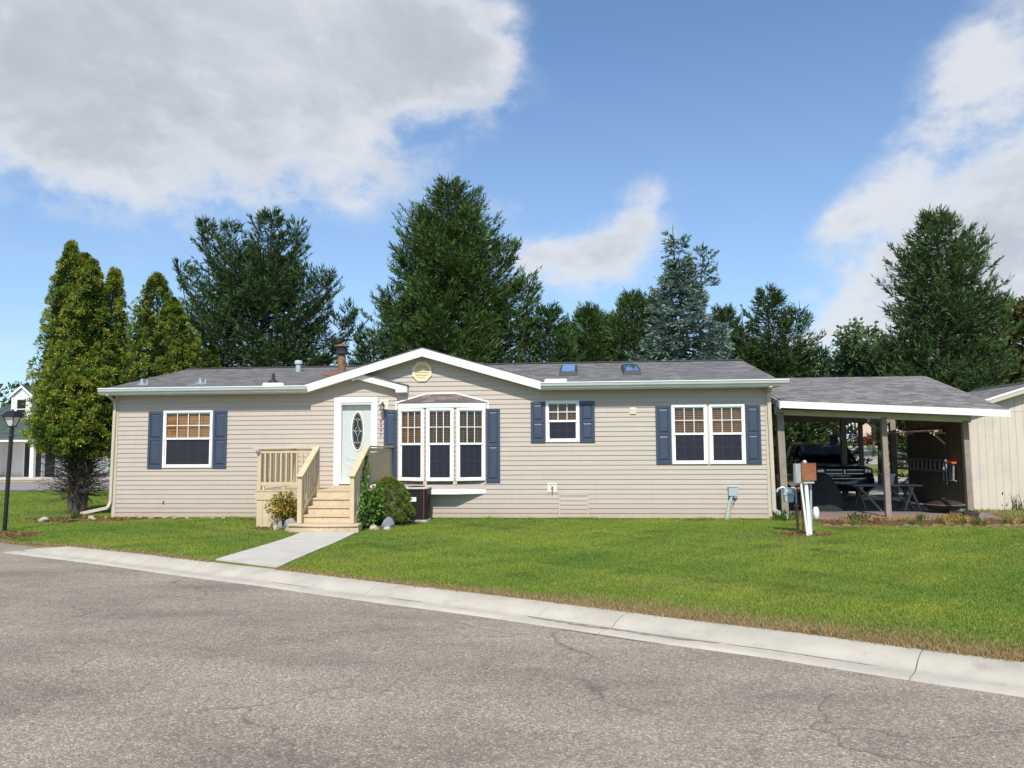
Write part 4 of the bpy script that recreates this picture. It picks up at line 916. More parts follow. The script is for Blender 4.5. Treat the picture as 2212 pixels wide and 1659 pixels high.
# ---------------------------------------------------------------- carport
cp = thing('carport', 'open carport with weathered wooden posts, white fascia and grey shingle roof beside the house', 'carport', (19.9, 2, 0))
# front eave drops gently to the right
def E(x): return 2.93 - .052 * (x - 17.3)
x0, x1, ye, yr, yb, zr = 17.33, 22.62, -.28, 4.1, 8.5, 3.84
mb = MB()
T = [(x0, ye, E(x0)), (x1, ye, E(x1)), (x1 - .06, yr, zr), (x0, yr, zr), (x1, yb, E(x1)), (x0, yb, E(x0))]
B = [(a, b, c - .09) for a, b, c in T]
mb.add(T + B, [(0, 1, 2, 3), (3, 2, 4, 5), (6, 9, 8, 7), (9, 11, 10, 8), (0, 6, 7, 1), (1, 7, 8, 2), (2, 8, 10, 4), (4, 10, 11, 5), (5, 11, 9, 3), (3, 9, 6, 0)])
mb.build('roof', 'shingle_dark', cp)
mb = MB(); h = .165
mb.add([(x0 - .01, ye - .025, E(x0) + .0 - .02), (x1 + .02, ye - .025, E(x1) - .02), (x1 + .02, ye - .025, E(x1) - .02 - h), (x0 - .01, ye - .025, E(x0) - .02 - h), (x0 - .01, ye - .002, E(x0) - .02), (x1 + .02, ye - .002, E(x1) - .02), (x1 + .02, ye - .002, E(x1) - .02 - h), (x0 - .01, ye - .002, E(x0) - .02 - h)],
       [(0, 1, 2, 3), (7, 6, 5, 4), (0, 4, 5, 1), (1, 5, 6, 2), (2, 6, 7, 3), (3, 7, 4, 0)]); mb.build('fascia', 'white_paint', cp)
mb = MB(); mb.add([(17.30, ye, 2.90), (17.30, yr, 3.80), (17.30, yr, 3.60), (17.30, ye, 2.72), (17.325, ye, 2.90), (17.325, yr, 3.80), (17.325, yr, 3.60), (17.325, ye, 2.72)], [(0, 3, 2, 1), (4, 5, 6, 7), (0, 4, 7, 3), (0, 1, 5, 4)]); mb.build('rake_board', 'white_paint', cp)
mb = MB(); mb.add([(x1 - .005, ye, E(x1) - .02), (x1 - .05, yr, zr - .02), (x1 - .05, yr, zr - .2), (x1 - .005, ye, E(x1) - .18), (x1 + .02, ye, E(x1) - .02), (x1 - .025, yr, zr - .02), (x1 - .025, yr, zr - .2), (x1 + .02, ye, E(x1) - .18)], [(0, 1, 2, 3), (4, 7, 6, 5), (0, 3, 7, 4), (0, 4, 5, 1)]); mb.build('rake_board', 'white_paint', cp)
def beam(y, xa, xb, zt, hh=.2, mat='beam_wood'):
    m = MB(); m.add([(xa, y - .045, zt(xa)), (xb, y - .045, zt(xb)), (xb, y + .045, zt(xb)), (xa, y + .045, zt(xa)), (xa, y - .045, zt(xa) - hh), (xb, y - .045, zt(xb) - hh), (xb, y + .045, zt(xb) - hh), (xa, y + .045, zt(xa) - hh)],
                    [(0, 1, 2, 3), (4, 7, 6, 5), (0, 4, 5, 1), (1, 5, 6, 2), (2, 6, 7, 3), (3, 7, 4, 0)]); return m.build('beam', mat, cp, .005)
beam(.30, 17.30, 22.0, lambda x: E(x) - .10 + .07, .30); beam(7.62, 17.30, 22.95, lambda x: 2.98 - .02 * (x - 17.3), .30, 'post_wood'); beam(4.1, 17.30, 22.5, lambda x: 3.72, .2, 'post_wood')
mb = MB(); mb.add([(17.40, -.24, 2.70), (21.98, -.24, E(21.98) - .19), (21.98, .25, E(21.98) - .16), (17.40, .25, 2.74), (17.40, -.24, 2.72), (21.98, -.24, E(21.98) - .17), (21.98, .25, E(21.98) - .14), (17.40, .25, 2.76)], [(0, 3, 2, 1), (4, 5, 6, 7)]); mb.build('soffit', 'beam_wood', cp)
for xa in np.arange(17.9, 22.5, .61):
    m = MB()
    zf = E(xa) - .10
    m.bar((xa, -.2, zf - .01 + .02), (xa, 4.05, 3.66), .04, .12); m.bar((xa, 4.15, 3.66), (xa, 8.4, zf), .04, .12); m.build('rafter', 'post_wood', cp)
def cpost(x, y, z0, z1, w=.14, tilt=0): MB().bar((x + tilt, y, z0), (x, y, z1), w, w, (0, 1, 0)).build('post', 'post_wood', cp, .008)
cpost(17.42, .30, -.05, 2.66, .17, .06); cpost(19.93, .30, -.02, 2.5, .13, .03); cpost(21.86, .30, -.02, 2.40, .135, .02)
cpost(21.25, 7.62, .0, 2.65, .17); cpost(22.86, 7.62, .0, 2.62, .18); cpost(21.95, 8.0, .0, 2.8, .13); cpost(17.5, 7.62, 0, 2.68, .15)
MB().bar((20.74, 7.55, 2.58), (21.2, 7.55, 2.02), .09, .05, (0, 1, 0)).build('brace', 'post_wood', cp)
# hanging under the carport
o = MB().add([(21.97, 7.50, 2.78), (22.14, 7.50, 2.78), (22.12, 7.50, 2.62), (22.04, 7.50, 2.55), (21.97, 7.56, 2.78), (22.14, 7.56, 2.78), (22.12, 7.56, 2.62), (22.04, 7.56, 2.55)], [(0, 1, 2, 3), (4, 7, 6, 5), (0, 4, 5, 1), (1, 5, 6, 2), (2, 6, 7, 3), (3, 7, 4, 0)]).build('hanging_tag', 'white')
tag(o, 'small white plate hanging under the rear beam of the carport', 'plate')
mb = MB()
for k in range(7):
    xa = 20.78 + k * .035; mb.add([(xa, 7.48 + .02 * (k % 2), 2.16), (xa + .035, 7.48 + .02 * ((k + 1) % 2), 2.16), (xa + .033, 7.50 + .02 * ((k + 1) % 2), 1.80 + .01 * k), (xa, 7.50 + .02 * (k % 2), 1.80 + .01 * k)], [(0, 1, 2, 3)])
tag(mb.build('hanging_cloth', 'cloth_blue'), 'dark blue cloth hanging from the carport brace above the car', 'cloth')

# ---------------------------------------------------------------- shed
sh = thing('garden_shed', 'tan board-sided shed with a grey shingle gable roof right of the carport', 'shed', (25.3, 5, 0))
SX0, SX1, SY0, SY1 = 23.02, 27.6, 3.0, 6.85; apx, apz, sl_ = 25.31, 3.60, .315
def panel_wall(p, q, zt):
    """vertical grooved panels from p to q; zt(u) gives the top"""
    m = MB(); d = Vector((q[0] - p[0], q[1] - p[1])); ln = d.length; d /= ln; n = Vector((d.y, -d.x)); u = 0; g = .010
    while u < ln - .001:
        v = min(u + .203, ln); a = u + g / 2; b = v - g / 2
        P = lambda t, off, z: (p[0] + d.x * t + n.x * off, p[1] + d.y * t + n.y * off, z)
        m.add([P(a, .0, -.02), P(b, .0, -.02), P(b, .0, zt(b)), P(a, .0, zt(a)), P(a, -.012, -.02), P(b, -.012, -.02), P(b, -.012, zt(b)), P(a, -.012, zt(a))], [(0, 1, 2, 3), (0, 3, 7, 4), (1, 5, 6, 2)])
        m.add([P(v - g / 2, -.011, -.02), P(v + g / 2, -.011, -.02), P(v + g / 2, -.011, zt(v)), P(v - g / 2, -.011, zt(v))], [(0, 1, 2, 3)])
        u = v
    return m
fz = lambda u: apz - .10 - sl_ * abs(SX0 + u - apx)
panel_wall((SX0, SY0), (SX1, SY0), fz).build('front_wall', 'shed_wall', sh)
panel_wall((SX0, SY1), (SX0, SY0), lambda u: 2.77).build('side_wall', 'shed_wall_shade', sh)
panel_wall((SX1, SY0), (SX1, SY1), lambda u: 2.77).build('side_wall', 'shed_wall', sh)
panel_wall((SX1, SY1), (SX0, SY1), lambda u: fz(SX1 - SX0 - u)).build('back_wall', 'shed_wall', sh)
MB().box(SX0 - .012, SX0 + .06, SY0 - .012, SY0 + .0, .0, 2.70).build('corner_board', 'siding_trim', sh)
MB().box(SX0 + .06, SX1, SY0 - .008, SY0 + .0, 2.735, 2.765).build('seam_strip', 'shed_wall', sh)
mb = MB(); L0, R0 = SX0 - .28, SX1 + .28
mb.prism([(L0, apz - sl_ * (apx - L0)), (apx, apz), (R0, apz - sl_ * (R0 - apx)), (R0, apz - sl_ * (R0 - apx) - .08), (apx, apz - .08), (L0, apz - sl_ * (apx - L0) - .08)], SY0 - .28, SY1 + .2); srf = mb.build('roof', 'shingle_shed', sh)
mb = MB(); mb.prism([(L0, apz - .008 - sl_ * (apx - L0)), (apx, apz - .008), (R0, apz - .008 - sl_ * (R0 - apx)), (R0, apz - .15 - sl_ * (R0 - apx)), (apx, apz - .15), (L0, apz - .15 - sl_ * (apx - L0))], SY0 - .305, SY0 - .28); mb.build('rake_board', 'siding_trim', sh)
mb = MB(); mb.prism([(L0, apz + .018 - sl_ * (apx - L0)), (apx, apz + .018), (R0, apz + .018 - sl_ * (R0 - apx)), (R0, apz - .04 - sl_ * (R0 - apx)), (apx, apz - .04), (L0, apz - .04 - sl_ * (apx - L0))], SY0 - .32, SY0 - .306); mb.build('drip_edge', 'white', sh)
MB().prism([(apx - .2, apz - .045), (apx, apz + .03), (apx + .2, apz - .045), (apx, apz + .01)], SY0 - .28, SY1 + .2).build('ridge_cap', 'ridge', sh)
# things hung on the shed's side wall under the carport
ld = thing('extension_ladder', 'long aluminium ladder hung level on the shaded side of the shed', 'ladder', (22.93, 5.6, 1.2))
for z in (1.05, 1.36): MB().box(22.90, 22.98, 3.9, 8.1, z - .035, z + .035).build('rail', 'alu', ld)
for k in range(14): MB().tube([(22.94, 4.05 + k * .3, 1.085), (22.94, 4.05 + k * .3, 1.325)], .016, 8).build('rung', 'alu', ld)
st = thing('step_ladder', 'short silver stepladder with orange top hung on the shed wall', 'stepladder', (22.93, 3.5, 1.0))
for y in (3.42, 3.60): MB().bar((22.90, y, .82), (22.92, y, 1.27), .05, .05).build('leg', 'alu', st)
for z in (.95, 1.10): MB().bar((22.91, 3.42, z), (22.91, 3.60, z), .03, .03).build('step', 'alu', st)
MB().box(22.84, 22.98, 3.33, 3.68, 1.27, 1.33).build('top_cap', 'orange', st, .01)
MB().tube([(22.90, 3.42, .82), (22.88, 3.32, .79), (22.88, 3.2, .80)], .018, 8).build('foot', 'alu', st)
fc = thing('folding_frame', 'grey tubular folding frame hung between the ladder and the stepladder', 'frame', (22.9, 3.95, .9))
for y in (3.86, 4.06): MB().tube([(22.92, y, 1.28), (22.92, y, .68)], .018, 8).build('tube', 'bluegrey', fc)
MB().tube([(22.92, 4.12, .83), (22.90, 3.98, .67), (22.90, 3.76, .63)], .016, 8).build('foot', 'alu', fc)
MB().tube([(22.92, 3.62, .80), (22.92, 3.86, .80)], .014, 8).build('brace', 'bluegrey', fc)
br = thing('lumber_rack', 'wooden bracket rack holding timber high on the shed side wall', 'rack', (22.9, 4.2, 2.1))
MB().bar((22.97, 3.98, 1.84), (22.62, 3.98, 2.16), .04, .05).build('brace', 'deck', br)
MB().bar((22.99, 3.98, 2.16), (22.56, 3.98, 2.16), .04, .05).build('arm', 'deck', br)
MB().bar((22.99, 6.2, 2.16), (22.56, 6.2, 2.16), .04, .05).build('arm', 'deck', br)
for k, (xx, nm) in enumerate(((22.62, 'pale timber on the outer side of the wall rack'), (22.72, 'middle timber lying on the wall rack'), (22.82, 'inner timber on the wall rack beside the shed'))):
    tag(MB().box(xx - .035, xx + .035, 3.74 + .05 * k, 6.6 - .2 * k, 2.19, 2.23 + .02 * k).build('timber', 'deck', None, .003), nm, 'timber', 'timbers on the rack')
tag(MB().tube([(22.52, 3.95, 2.22), (22.52, 7.3, 2.20)], .018, 8).build('white_pipe', 'white'), 'thin white pipe lying along the edge of the rack', 'pipe')

# ---------------------------------------------------------------- car
car = thing('parked_car', 'dark sport utility vehicle parked nose-out in the shade of the carport', 'car', (20.9, 6.5, 0))
CXC = 20.90
def loft(st, n_mirror=True):
    """stations: (y, [(half width, z), ...]) from the bottom up; closed across the top"""
    vs = []; fs = []; k = len(st[0][1]) * 2
    for y, pr in st:
        ring = [(CXC - w, y, z) for w, z in pr] + [(CXC + w, y, z) for w, z in reversed(pr)]; vs += ring
    for i in range(len(st) - 1):
        for j in range(k): fs.append((i * k + j, i * k + (j + 1) % k, (i + 1) * k + (j + 1) % k, (i + 1) * k + j))
    fs += [tuple(range(k))[::-1], tuple((len(st) - 1) * k + j for j in range(k))]
    return vs, fs
mb = MB()
mb.add(*loft([(6.52, [(.70, .42), (.80, .55), (.82, .78), (.80, .98), (.60, 1.06)]), (6.62, [(.84, .34), (.94, .5), (.95, .8), (.90, 1.06), (.68, 1.13)]), (6.95, [(.90, .30), (.98, .5), (.985, .85), (.93, 1.10), (.72, 1.17)]), (7.75, [(.90, .30), (.985, .5), (.99, .9), (.955, 1.14), (.75, 1.22)]), (8.2, [(.90, .30), (.985, .5), (.99, .9), (.96, 1.17), (.8, 1.20)]),
                (10.9, [(.90, .30), (.985, .5), (.99, .9), (.96, 1.20), (.8, 1.22)]), (11.25, [(.86, .36), (.95, .5), (.96, .9), (.93, 1.2), (.8, 1.22)])]))
body = mb.build('body', 'carpaint', car, smooth=True)
# roof and pillars round the glasshouse
rl = [(-.74, 8.62), (.74, 8.62), (.76, 9.5), (.75, 11.05), (-.75, 11.05), (-.76, 9.5)]
mb = MB(); mb.add([(CXC + a, y, 1.80 + (.03 if 9 < y < 10 else -.03 if y > 10.9 else -.02)) for a, y in rl] + [(CXC + a * .86, y + (.1 if y < 9 else -.05), 1.875 - (.03 if y > 10.9 or y < 9 else 0)) for a, y in rl], [(0, 5, 4, 3, 2, 1), (6, 7, 8, 11), (8, 9, 10, 11), (0, 1, 7, 6), (1, 2, 8, 7), (2, 3, 9, 8), (3, 4, 10, 9), (4, 5, 11, 10), (5, 0, 6, 11)])
mb.build('car_roof', 'carpaint', car, smooth=True)
mb = MB()
for s in (-1, 1):
    X = lambda w: CXC + s * w
    mb.bar((X(.88), 7.95, 1.17), (X(.73), 8.66, 1.81), .07, .07); mb.bar((X(.955), 9.02, 1.18), (X(.775), 9.06, 1.80), .07, .10); mb.bar((X(.955), 10.05, 1.18), (X(.775), 10.02, 1.80), .07, .14); mb.bar((X(.94), 11.0, 1.18), (X(.76), 10.9, 1.80), .08, .16)
mb.build('pillar', 'carpaint', car)
def cg(name, a, b, c, d): MB().quad(a, b, c, d).build(name, 'carglass', car)
cg('windscreen', (CXC - .86, 7.93, 1.19), (CXC + .86, 7.93, 1.19), (CXC + .72, 8.64, 1.79), (CXC - .72, 8.64, 1.79))
cg('rear_window', (CXC - .84, 11.18, 1.24), (CXC + .84, 11.18, 1.24), (CXC + .72, 11.0, 1.79), (CXC - .72, 11.0, 1.79))
for s in (-1, 1):
    for (ya, yb2, yc2, yd) in ((8.05, 9.0, 9.02, 8.66), (9.08, 9.98, 9.95, 9.10), (10.12, 10.9, 10.82, 10.1)):
        cg('side_window', (CXC + s * .95, ya, 1.19), (CXC + s * .95, yb2, 1.19), (CXC + s * .775, yc2, 1.79), (CXC + s * .775, yd, 1.79))
for s in (-1, 1): m = MB(); m.lathe([(.02, -.07), (.09, -.05), (.10, .02), (.07, .07), (.02, .08)], (CXC + s * 1.08, 8.05, 1.30), 12, 'y'); m.box(min(CXC + s * .93, CXC + s * 1.05), max(CXC + s * .93, CXC + s * 1.05), 8.03, 8.10, 1.22, 1.27); m.build('wing_mirror', 'carpaint', car, smooth=True)
for s in (-1, 1):
    m = MB(); m.add([(CXC + s * .62, 6.50, .90), (CXC + s * .86, 6.56, .88), (CXC + s * .90, 6.62, 1.06), (CXC + s * .66, 6.52, 1.08), (CXC + s * .62, 6.6, .90), (CXC + s * .86, 6.7, .88), (CXC + s * .90, 6.75, 1.06), (CXC + s * .66, 6.6, 1.08)], [(0, 1, 2, 3), (0, 4, 5, 1), (1, 5, 6, 2), (2, 6, 7, 3), (3, 7, 4, 0)]); hl = m.build('headlight', 'headlamp', car, .01)
    for dx, dz in ((.70, .98), (.80, .97)): MB().lathe([(.05, 0), (.055, -.012), (.03, -.015)], (CXC + s * dx, 6.52, dz), 12, 'y').build('reflector', 'chrome', hl, smooth=True)
g = MB().box(CXC - .60, CXC + .60, 6.495, 6.53, .86, 1.06).build('grille', 'black', car, .01)
m = MB()
for z in (.90, 1.02):
    m.box(CXC - .58, CXC - .07, 6.478, 6.494, z - .011, z + .011); m.box(CXC + .07, CXC + .58, 6.478, 6.494, z - .011, z + .011)
m.build('grille_bar', 'chrome', g)
m = MB(); m.bar((CXC, 6.482, .88), (CXC, 6.482, 1.04), .03, .012, (0, 1, 0)); m.build('emblem', 'chrome', g)
m = MB(); m.add(*loft([(6.42, [(.62, .45), (.74, .52), (.76, .70), (.60, .76)]), (6.50, [(.82, .36), (.92, .50), (.93, .74), (.8, .80)]), (6.72, [(.92, .34), (.98, .48), (.985, .76), (.9, .82)])])); bp = m.build('bumper', 'carpaint', car, smooth=True)
MB().box(CXC - .55, CXC + .55, 6.41, 6.43, .735, .755).build('bumper_trim', 'chrome', bp)
for y in (7.45, 10.25):
    for s in (-1, 1):
        w = MB().lathe([(.22, -.11), (.35, -.11), (.37, -.07), (.37, .07), (.35, .11), (.22, .11)], (CXC + s * .84, y, .37), 24, 'x').build('wheel', 'tyre', car, smooth=True)
        m = MB(); m.lathe([(.05, -.06), (.22, -.09), (.22, .09), (.05, .06)], (CXC + s * .84, y, .37), 20, 'x')
        for k in range(5):
            t = k * 2 * PI / 5; m.bar((CXC + s * .955, y, .37), (CXC + s * .955, y + .2 * math.cos(t), .37 + .2 * math.sin(t)), .05, .02, (1, 0, 0))
        m.build('rim', 'alu', w)
for s in (-1, 1): MB().tube([(CXC + s * .62, 9.0, 1.85), (CXC + s * .62, 9.1, 1.91), (CXC + s * .62, 10.5, 1.91), (CXC + s * .62, 10.6, 1.85)], .018, 6).build('roof_rail', 'alu', car)
m = MB()
for s in (-1, 1): m.box(CXC + s * .4 - .22, CXC + s * .4 + .22, 8.85, 9.0, .9, 1.42); m.box(CXC + s * .4 - .11, CXC + s * .4 + .11, 8.87, 8.97, 1.45, 1.62)
m.box(CXC - .6, CXC + .6, 9.9, 10.05, .9, 1.42); m.build('seat', 'black_rough', car, .05)

# ---------------------------------------------------------------- things under the carport
mb = MB(); n = 22; rings = [(0, .40, .58), (.15, .40, .57), (.35, .37, .55), (.60, .30, .47), (.82, .22, .36), (.97, .16, .26), (1.03, .06, .12)]
vs = []; fs = []
for i, (z, ry, rx) in enumerate(rings):
    for k in range(n):
        t = 2 * PI * k / n; f = 1 + .05 * math.sin(5 * t + i) * (1 - z) + .03 * math.sin(9 * t + 2 * i); vs.append((18.95 + .05 - .10 * z + rx * f * math.cos(t), 2.35 + ry * f * math.sin(t), .05 + z))
for i in range(len(rings) - 1):
    for k in range(n): fs.append((i * n + k, i * n + (k + 1) % n, (i + 1) * n + (k + 1) % n, (i + 1) * n + k))
fs.append(tuple((len(rings) - 1) * n + k for k in range(n)))
mb.add(vs, fs); tag(mb.build('covered_grill', 'black_rough', None, smooth=True), 'barbecue grill under a draped black cover in front of the car', 'grill')
tb = thing('picnic_table', 'weathered grey picnic table with crossed legs on the carport floor', 'picnic table', (20.7, 2.7, 0))
mb = MB()
for k in range(5): mb.box(19.80, 21.62, 2.32 + k * .15, 2.32 + k * .15 + .142, .70, .737)
mb.build('tabletop', 'table_wood', tb, .004)
for xx in (20.05, 21.28):
    MB().bar((xx, 2.42, .69), (xx + .0, 3.10, .05), .04, .09, (0, 1, 0)).build('leg', 'table_wood', tb); MB().bar((xx + .045, 2.98, .69), (xx + .045, 2.25, .05), .04, .09, (0, 1, 0)).build('leg', 'table_wood', tb)
    MB().box(xx - .02, xx + .02, 2.36, 3.0, .62, .69).build('batten', 'table_wood', tb)
for s in (1, -1): MB().bar((20.66 + s * .58, 2.70, .36), (20.66 + s * .12, 2.70, .69), .04, .08, (0, 1, 0)).build('brace', 'table_wood', tb)
MB().bar((19.98, 2.36, .66), (20.42, 2.05, .06), .045, .085, (0, 1, 0)).build('leg', 'table_wood', tb); MB().bar((21.30, 2.36, .66), (21.42, 2.02, .06), .045, .085, (0, 1, 0)).build('leg', 'table_wood', tb); MB().bar((21.36, 2.36, .66), (21.0, 2.05, .06), .045, .085, (0, 1, 0)).build('leg', 'table_wood', tb)
MB().bar((20.1, 2.7, .35), (21.3, 2.7, .35), .05, .09).build('stretcher', 'table_wood', tb)
pt = tag(MB().lathe([(.13, 0), (.16, .20), (.175, .24), (.19, .245), (.19, .29), (.175, .29), (.165, .25), (.12, .06)], (20.84, 2.62, .737), 24).build('flower_pot', 'pot_grey', None, smooth=True), 'empty grey plastic flower pot standing on the picnic table', 'flower pot')
fp = thing('fire_pit', 'round dark fire pit with a domed mesh lid beside the shed', 'fire pit', (21.9, 1.75, 0))
MB().lathe([(.47, .22), (.49, .235), (.49, .25), (.45, .25), (.44, .23), (.35, .12), (.12, .08)], (21.9, 1.75, 0), 28).build('bowl', 'firepit', fp, smooth=True)
MB().lathe([(.455, .255), (.40, .30), (.30, .345), (.15, .375), (.02, .382)], (21.9, 1.75, 0), 28).build('dome_lid', 'firepit', fp, smooth=True)
MB().lathe([(.475, .252), (.50, .255), (.50, .266), (.475, .266)], (21.9, 1.75, 0), 28).build('rim', 'table_wood', fp)
MB().tube([(21.86, 1.75, .38), (21.86, 1.75, .42), (21.94, 1.75, .42), (21.94, 1.75, .38)], .008, 6).build('handle', 'alu', fp)
for k in range(3): t = k * 2 * PI / 3 + .5; MB().bar((21.9 + .3 * math.cos(t), 1.75 + .3 * math.sin(t), .12), (21.9 + .38 * math.cos(t), 1.75 + .38 * math.sin(t), .045), .03, .03).build('leg', 'firepit', fp)
pb = thing('planter_bowl', 'low brown planter bowl with a few weeds at the right carport post', 'planter', (21.62, -.28, 0))
MB().lathe([(.13, 0), (.155, .02), (.18, .17), (.195, .175), (.195, .205), (.175, .205), (.165, .16)], (21.62, -.28, .02), 24).build('bowl', 'pot_brown', pb, smooth=True)
MB().lathe([(.168, 0), (.10, .01), (.02, .015)], (21.62, -.28, .17), 16).build('soil', 'bark', pb)
rng = np.random.default_rng(3); n = 90; P = np.stack([21.62 + rng.normal(0, .06, n), -.28 + rng.normal(0, .06, n), np.full(n, .18)], 1); D = np.stack([rng.normal(0, .6, n), rng.normal(0, .6, n), np.ones(n)], 1)
kite_obj('weed', P, D, rng.uniform(.05, .14, n), np.full(n, .03), np.array([.06, .11, .03]) * rng.uniform(.6, 1.3, (n, 1)), 'leaf', pb)

# ---------------------------------------------------------------- edging stones along the bed
ep = MB(); ep.prism([(-.10, -.05), (.10, -.05), (.10, .035), (.06, .07), (0, .082), (-.06, .07), (-.10, .035)], -.03, .03)
rng = random.Random(4); first = None
for k in range(25):
    xx = 17.95 + k * .215 + rng.uniform(-.02, .02)
    if 4 < k < 8 and rng.random() < .5: continue
    yy = -1.56 + .06 * math.sin(k * .7) - .0 * k + (0.1 if k > 16 else 0)
    if first is None:
        first = ep.build('edging_block', 'paver', None, .008); o = first
    else:
        o = first.copy(); col.objects.link(o)
    o.location = (xx, yy, float(hgt(xx, yy)) - rng.uniform(.01, .06)); o.rotation_euler = (rng.uniform(-.35, .2), rng.uniform(-.16, .16), rng.uniform(-.35, .35))
    tag(o, 'red scalloped edging stone between the lawn and the weedy bed', 'edging stone', 'scalloped edging stones along the bed')

# ---------------------------------------------------------------- utility post and gas meter
up = thing('utility_post', 'leaning white utility post carrying a rusty box and a grey meter box', 'utility post', (17.0, -3.5, 0))
MB().bar((17.04, -3.50, -.1), (16.99, -3.50, 1.12), .07, .07, (0, 1, 0)).build('post', 'white_paint', up, .006)
MB().tube([(16.98, -3.56, -.05), (16.885, -3.54, 1.07)], .024, 10).build('conduit', 'white', up, smooth=True)
MB().tube([(17.09, -3.42, -.05), (17.11, -3.42, 1.10)], .024, 10).build('conduit', 'bluegrey', up, smooth=True)
m = MB(); m.box(16.885, 17.175, -3.62, -3.45, 1.11, 1.45); m.box(16.878, 17.182, -3.63, -3.45, 1.45, 1.462); m.build('rusty_box', 'rust', up, .006)
m = MB(); m.box(16.775, 16.88, -3.60, -3.42, 1.065, 1.45); m.box(16.80, 16.86, -3.606, -3.60, 1.10, 1.25); m.build('meter_box', 'galv', up, .012)
m = MB(); m.lathe([(.045, 0), (.045, .03), (.03, .055)], (16.98, -3.52, 1.463), 12); m.build('cap', 'galv', up)
m = MB(); m.box(16.93, 17.14, -3.58, -3.44, 1.06, 1.108); m.build('bracket', 'white', up)
gm = thing('gas_meter', 'pale blue-grey gas meter on dark pipes left of the utility post', 'gas meter', (16.8, -2.9, 0))
m = MB(); m.prism([(16.675, .79), (16.69, .905), (16.72, .935), (16.85, .935), (16.88, .905), (16.895, .79)], -2.99, -2.80); m.prism([(16.70, .65), (16.695, .778), (16.88, .778), (16.875, .65), (16.855, .63), (16.72, .63)], -2.985, -2.81); m.box(16.665, 16.905, -3.0, -2.79, .775, .795); m.build('meter_body', 'bluegrey', gm, .012)
m = MB(); m.lathe([(.05, 0), (.055, -.02), (.03, -.03)], (16.785, -2.99, .87), 16, 'y'); m.build('dial', 'white', gm)
m = MB(); m.tube([(16.72, -2.9, .93), (16.66, -2.9, .945), (16.58, -2.9, .90), (16.56, -2.9, .85)], .026, 10); m.build('pipe', 'galv', gm, smooth=True)
m = MB(); m.tube([(16.85, -2.9, .93), (16.92, -2.9, .935), (16.94, -2.9, .88), (16.945, -2.9, .60)], .02, 10); m.build('pipe', 'bluegrey', gm, smooth=True)
m = MB(); m.tube([(16.945, -2.9, .62), (16.95, -2.9, .30), (16.97, -2.9, -.05)], [.03, .028, .028], 10); m.lathe([(.03, 0), (.05, .01), (.05, .06), (.03, .07)], (16.945, -2.9, .52), 10); m.build('riser_pipe', 'rust_pipe', gm, smooth=True)
m = MB(); m.tube([(16.93, -2.9, .90), (17.02, -2.9, .91), (17.06, -2.9, .88), (17.06, -2.9, -.05)], .022, 8); m.lathe([(.02, -.03), (.045, -.02), (.045, .02), (.02, .03)], (17.0, -2.9, .905), 10, 'x'); m.build('pipe', 'rust', gm, smooth=True)
bg_ = MB().lathe([(.03, 0), (.055, .03), (.065, .12), (.06, .19), (.045, .24), (.02, .25)], (17.215, -3.35, .32), 12)
bg2 = thing('wire_spool', 'white coil of wire hung low on the utility post', 'coil', (17.2, -3.35, .3))
bg_.build('coil', 'white', bg2, smooth=True)
MB().tube([(17.13, -3.40, .5), (17.2, -3.36, .53), (17.21, -3.35, .56)], .008, 6).build('hook', 'galv', bg2)

# ---------------------------------------------------------------- air conditioner
ac = thing('air_conditioner', 'dark brown outdoor air conditioner unit under the bay window', 'air conditioner', (8.33, -.55, 0))
def rrect(cx, cy, w, d, r, n=5):
    out = []
    for sx_, sy_, a0 in ((1, 1, 0), (-1, 1, 90), (-1, -1, 180), (1, -1, 270)):
        for k in range(n + 1): t = rad(a0 + 90 * k / n); out.append((cx + sx_ * (w / 2 - r) + r * math.cos(t), cy + sy_ * (d / 2 - r) + r * math.sin(t)))
    return out
acx, acy = 8.33, -.55
core = MB().prismz(rrect(acx, acy, .60, .60, .12), .06, .80).build('casing', 'ac', ac)
m = MB()
for k in range(18): z = .08 + k * .04; m.prismz(rrect(acx, acy, .63, .63, .13), z, z + .012)
m.build('louvre', 'ac', ac)
m = MB()
for px in np.linspace(-.24, .24, 7): m.box(acx + px - .004, acx + px + .004, acy - .322, acy - .318, .06, .80)
m.build('guard_wire', 'dark_frame', ac)
for cxx in (.25,): MB().box(acx + cxx - .005, acx + cxx + .005, acy - .33, acy - .314, .05, .81).build('corner_strip', 'rust', ac)
MB().prismz(rrect(acx, acy, .67, .67, .14), .80, .845).build('top_cover', 'ac_top', ac, .01)
MB().lathe([(.22, 0), (.22, .012), (.02, .03)], (acx, acy, .846), 20).build('fan_guard', 'ac', ac)
MB().prismz(rrect(acx, acy, .66, .66, .14), .0, .055).build('base', 'ac_top', ac)
MB().box(acx - .09, acx + .06, acy - .328, acy - .322, .50, .61).build('label_plate', 'white', ac)
# splash block and brick under the downspout
tag(MB().box(-.80, -.56, -.30, -.12, -.02, .09).build('brick', 'brick', None, .008), 'red brick propping the end of the left downspout', 'brick')

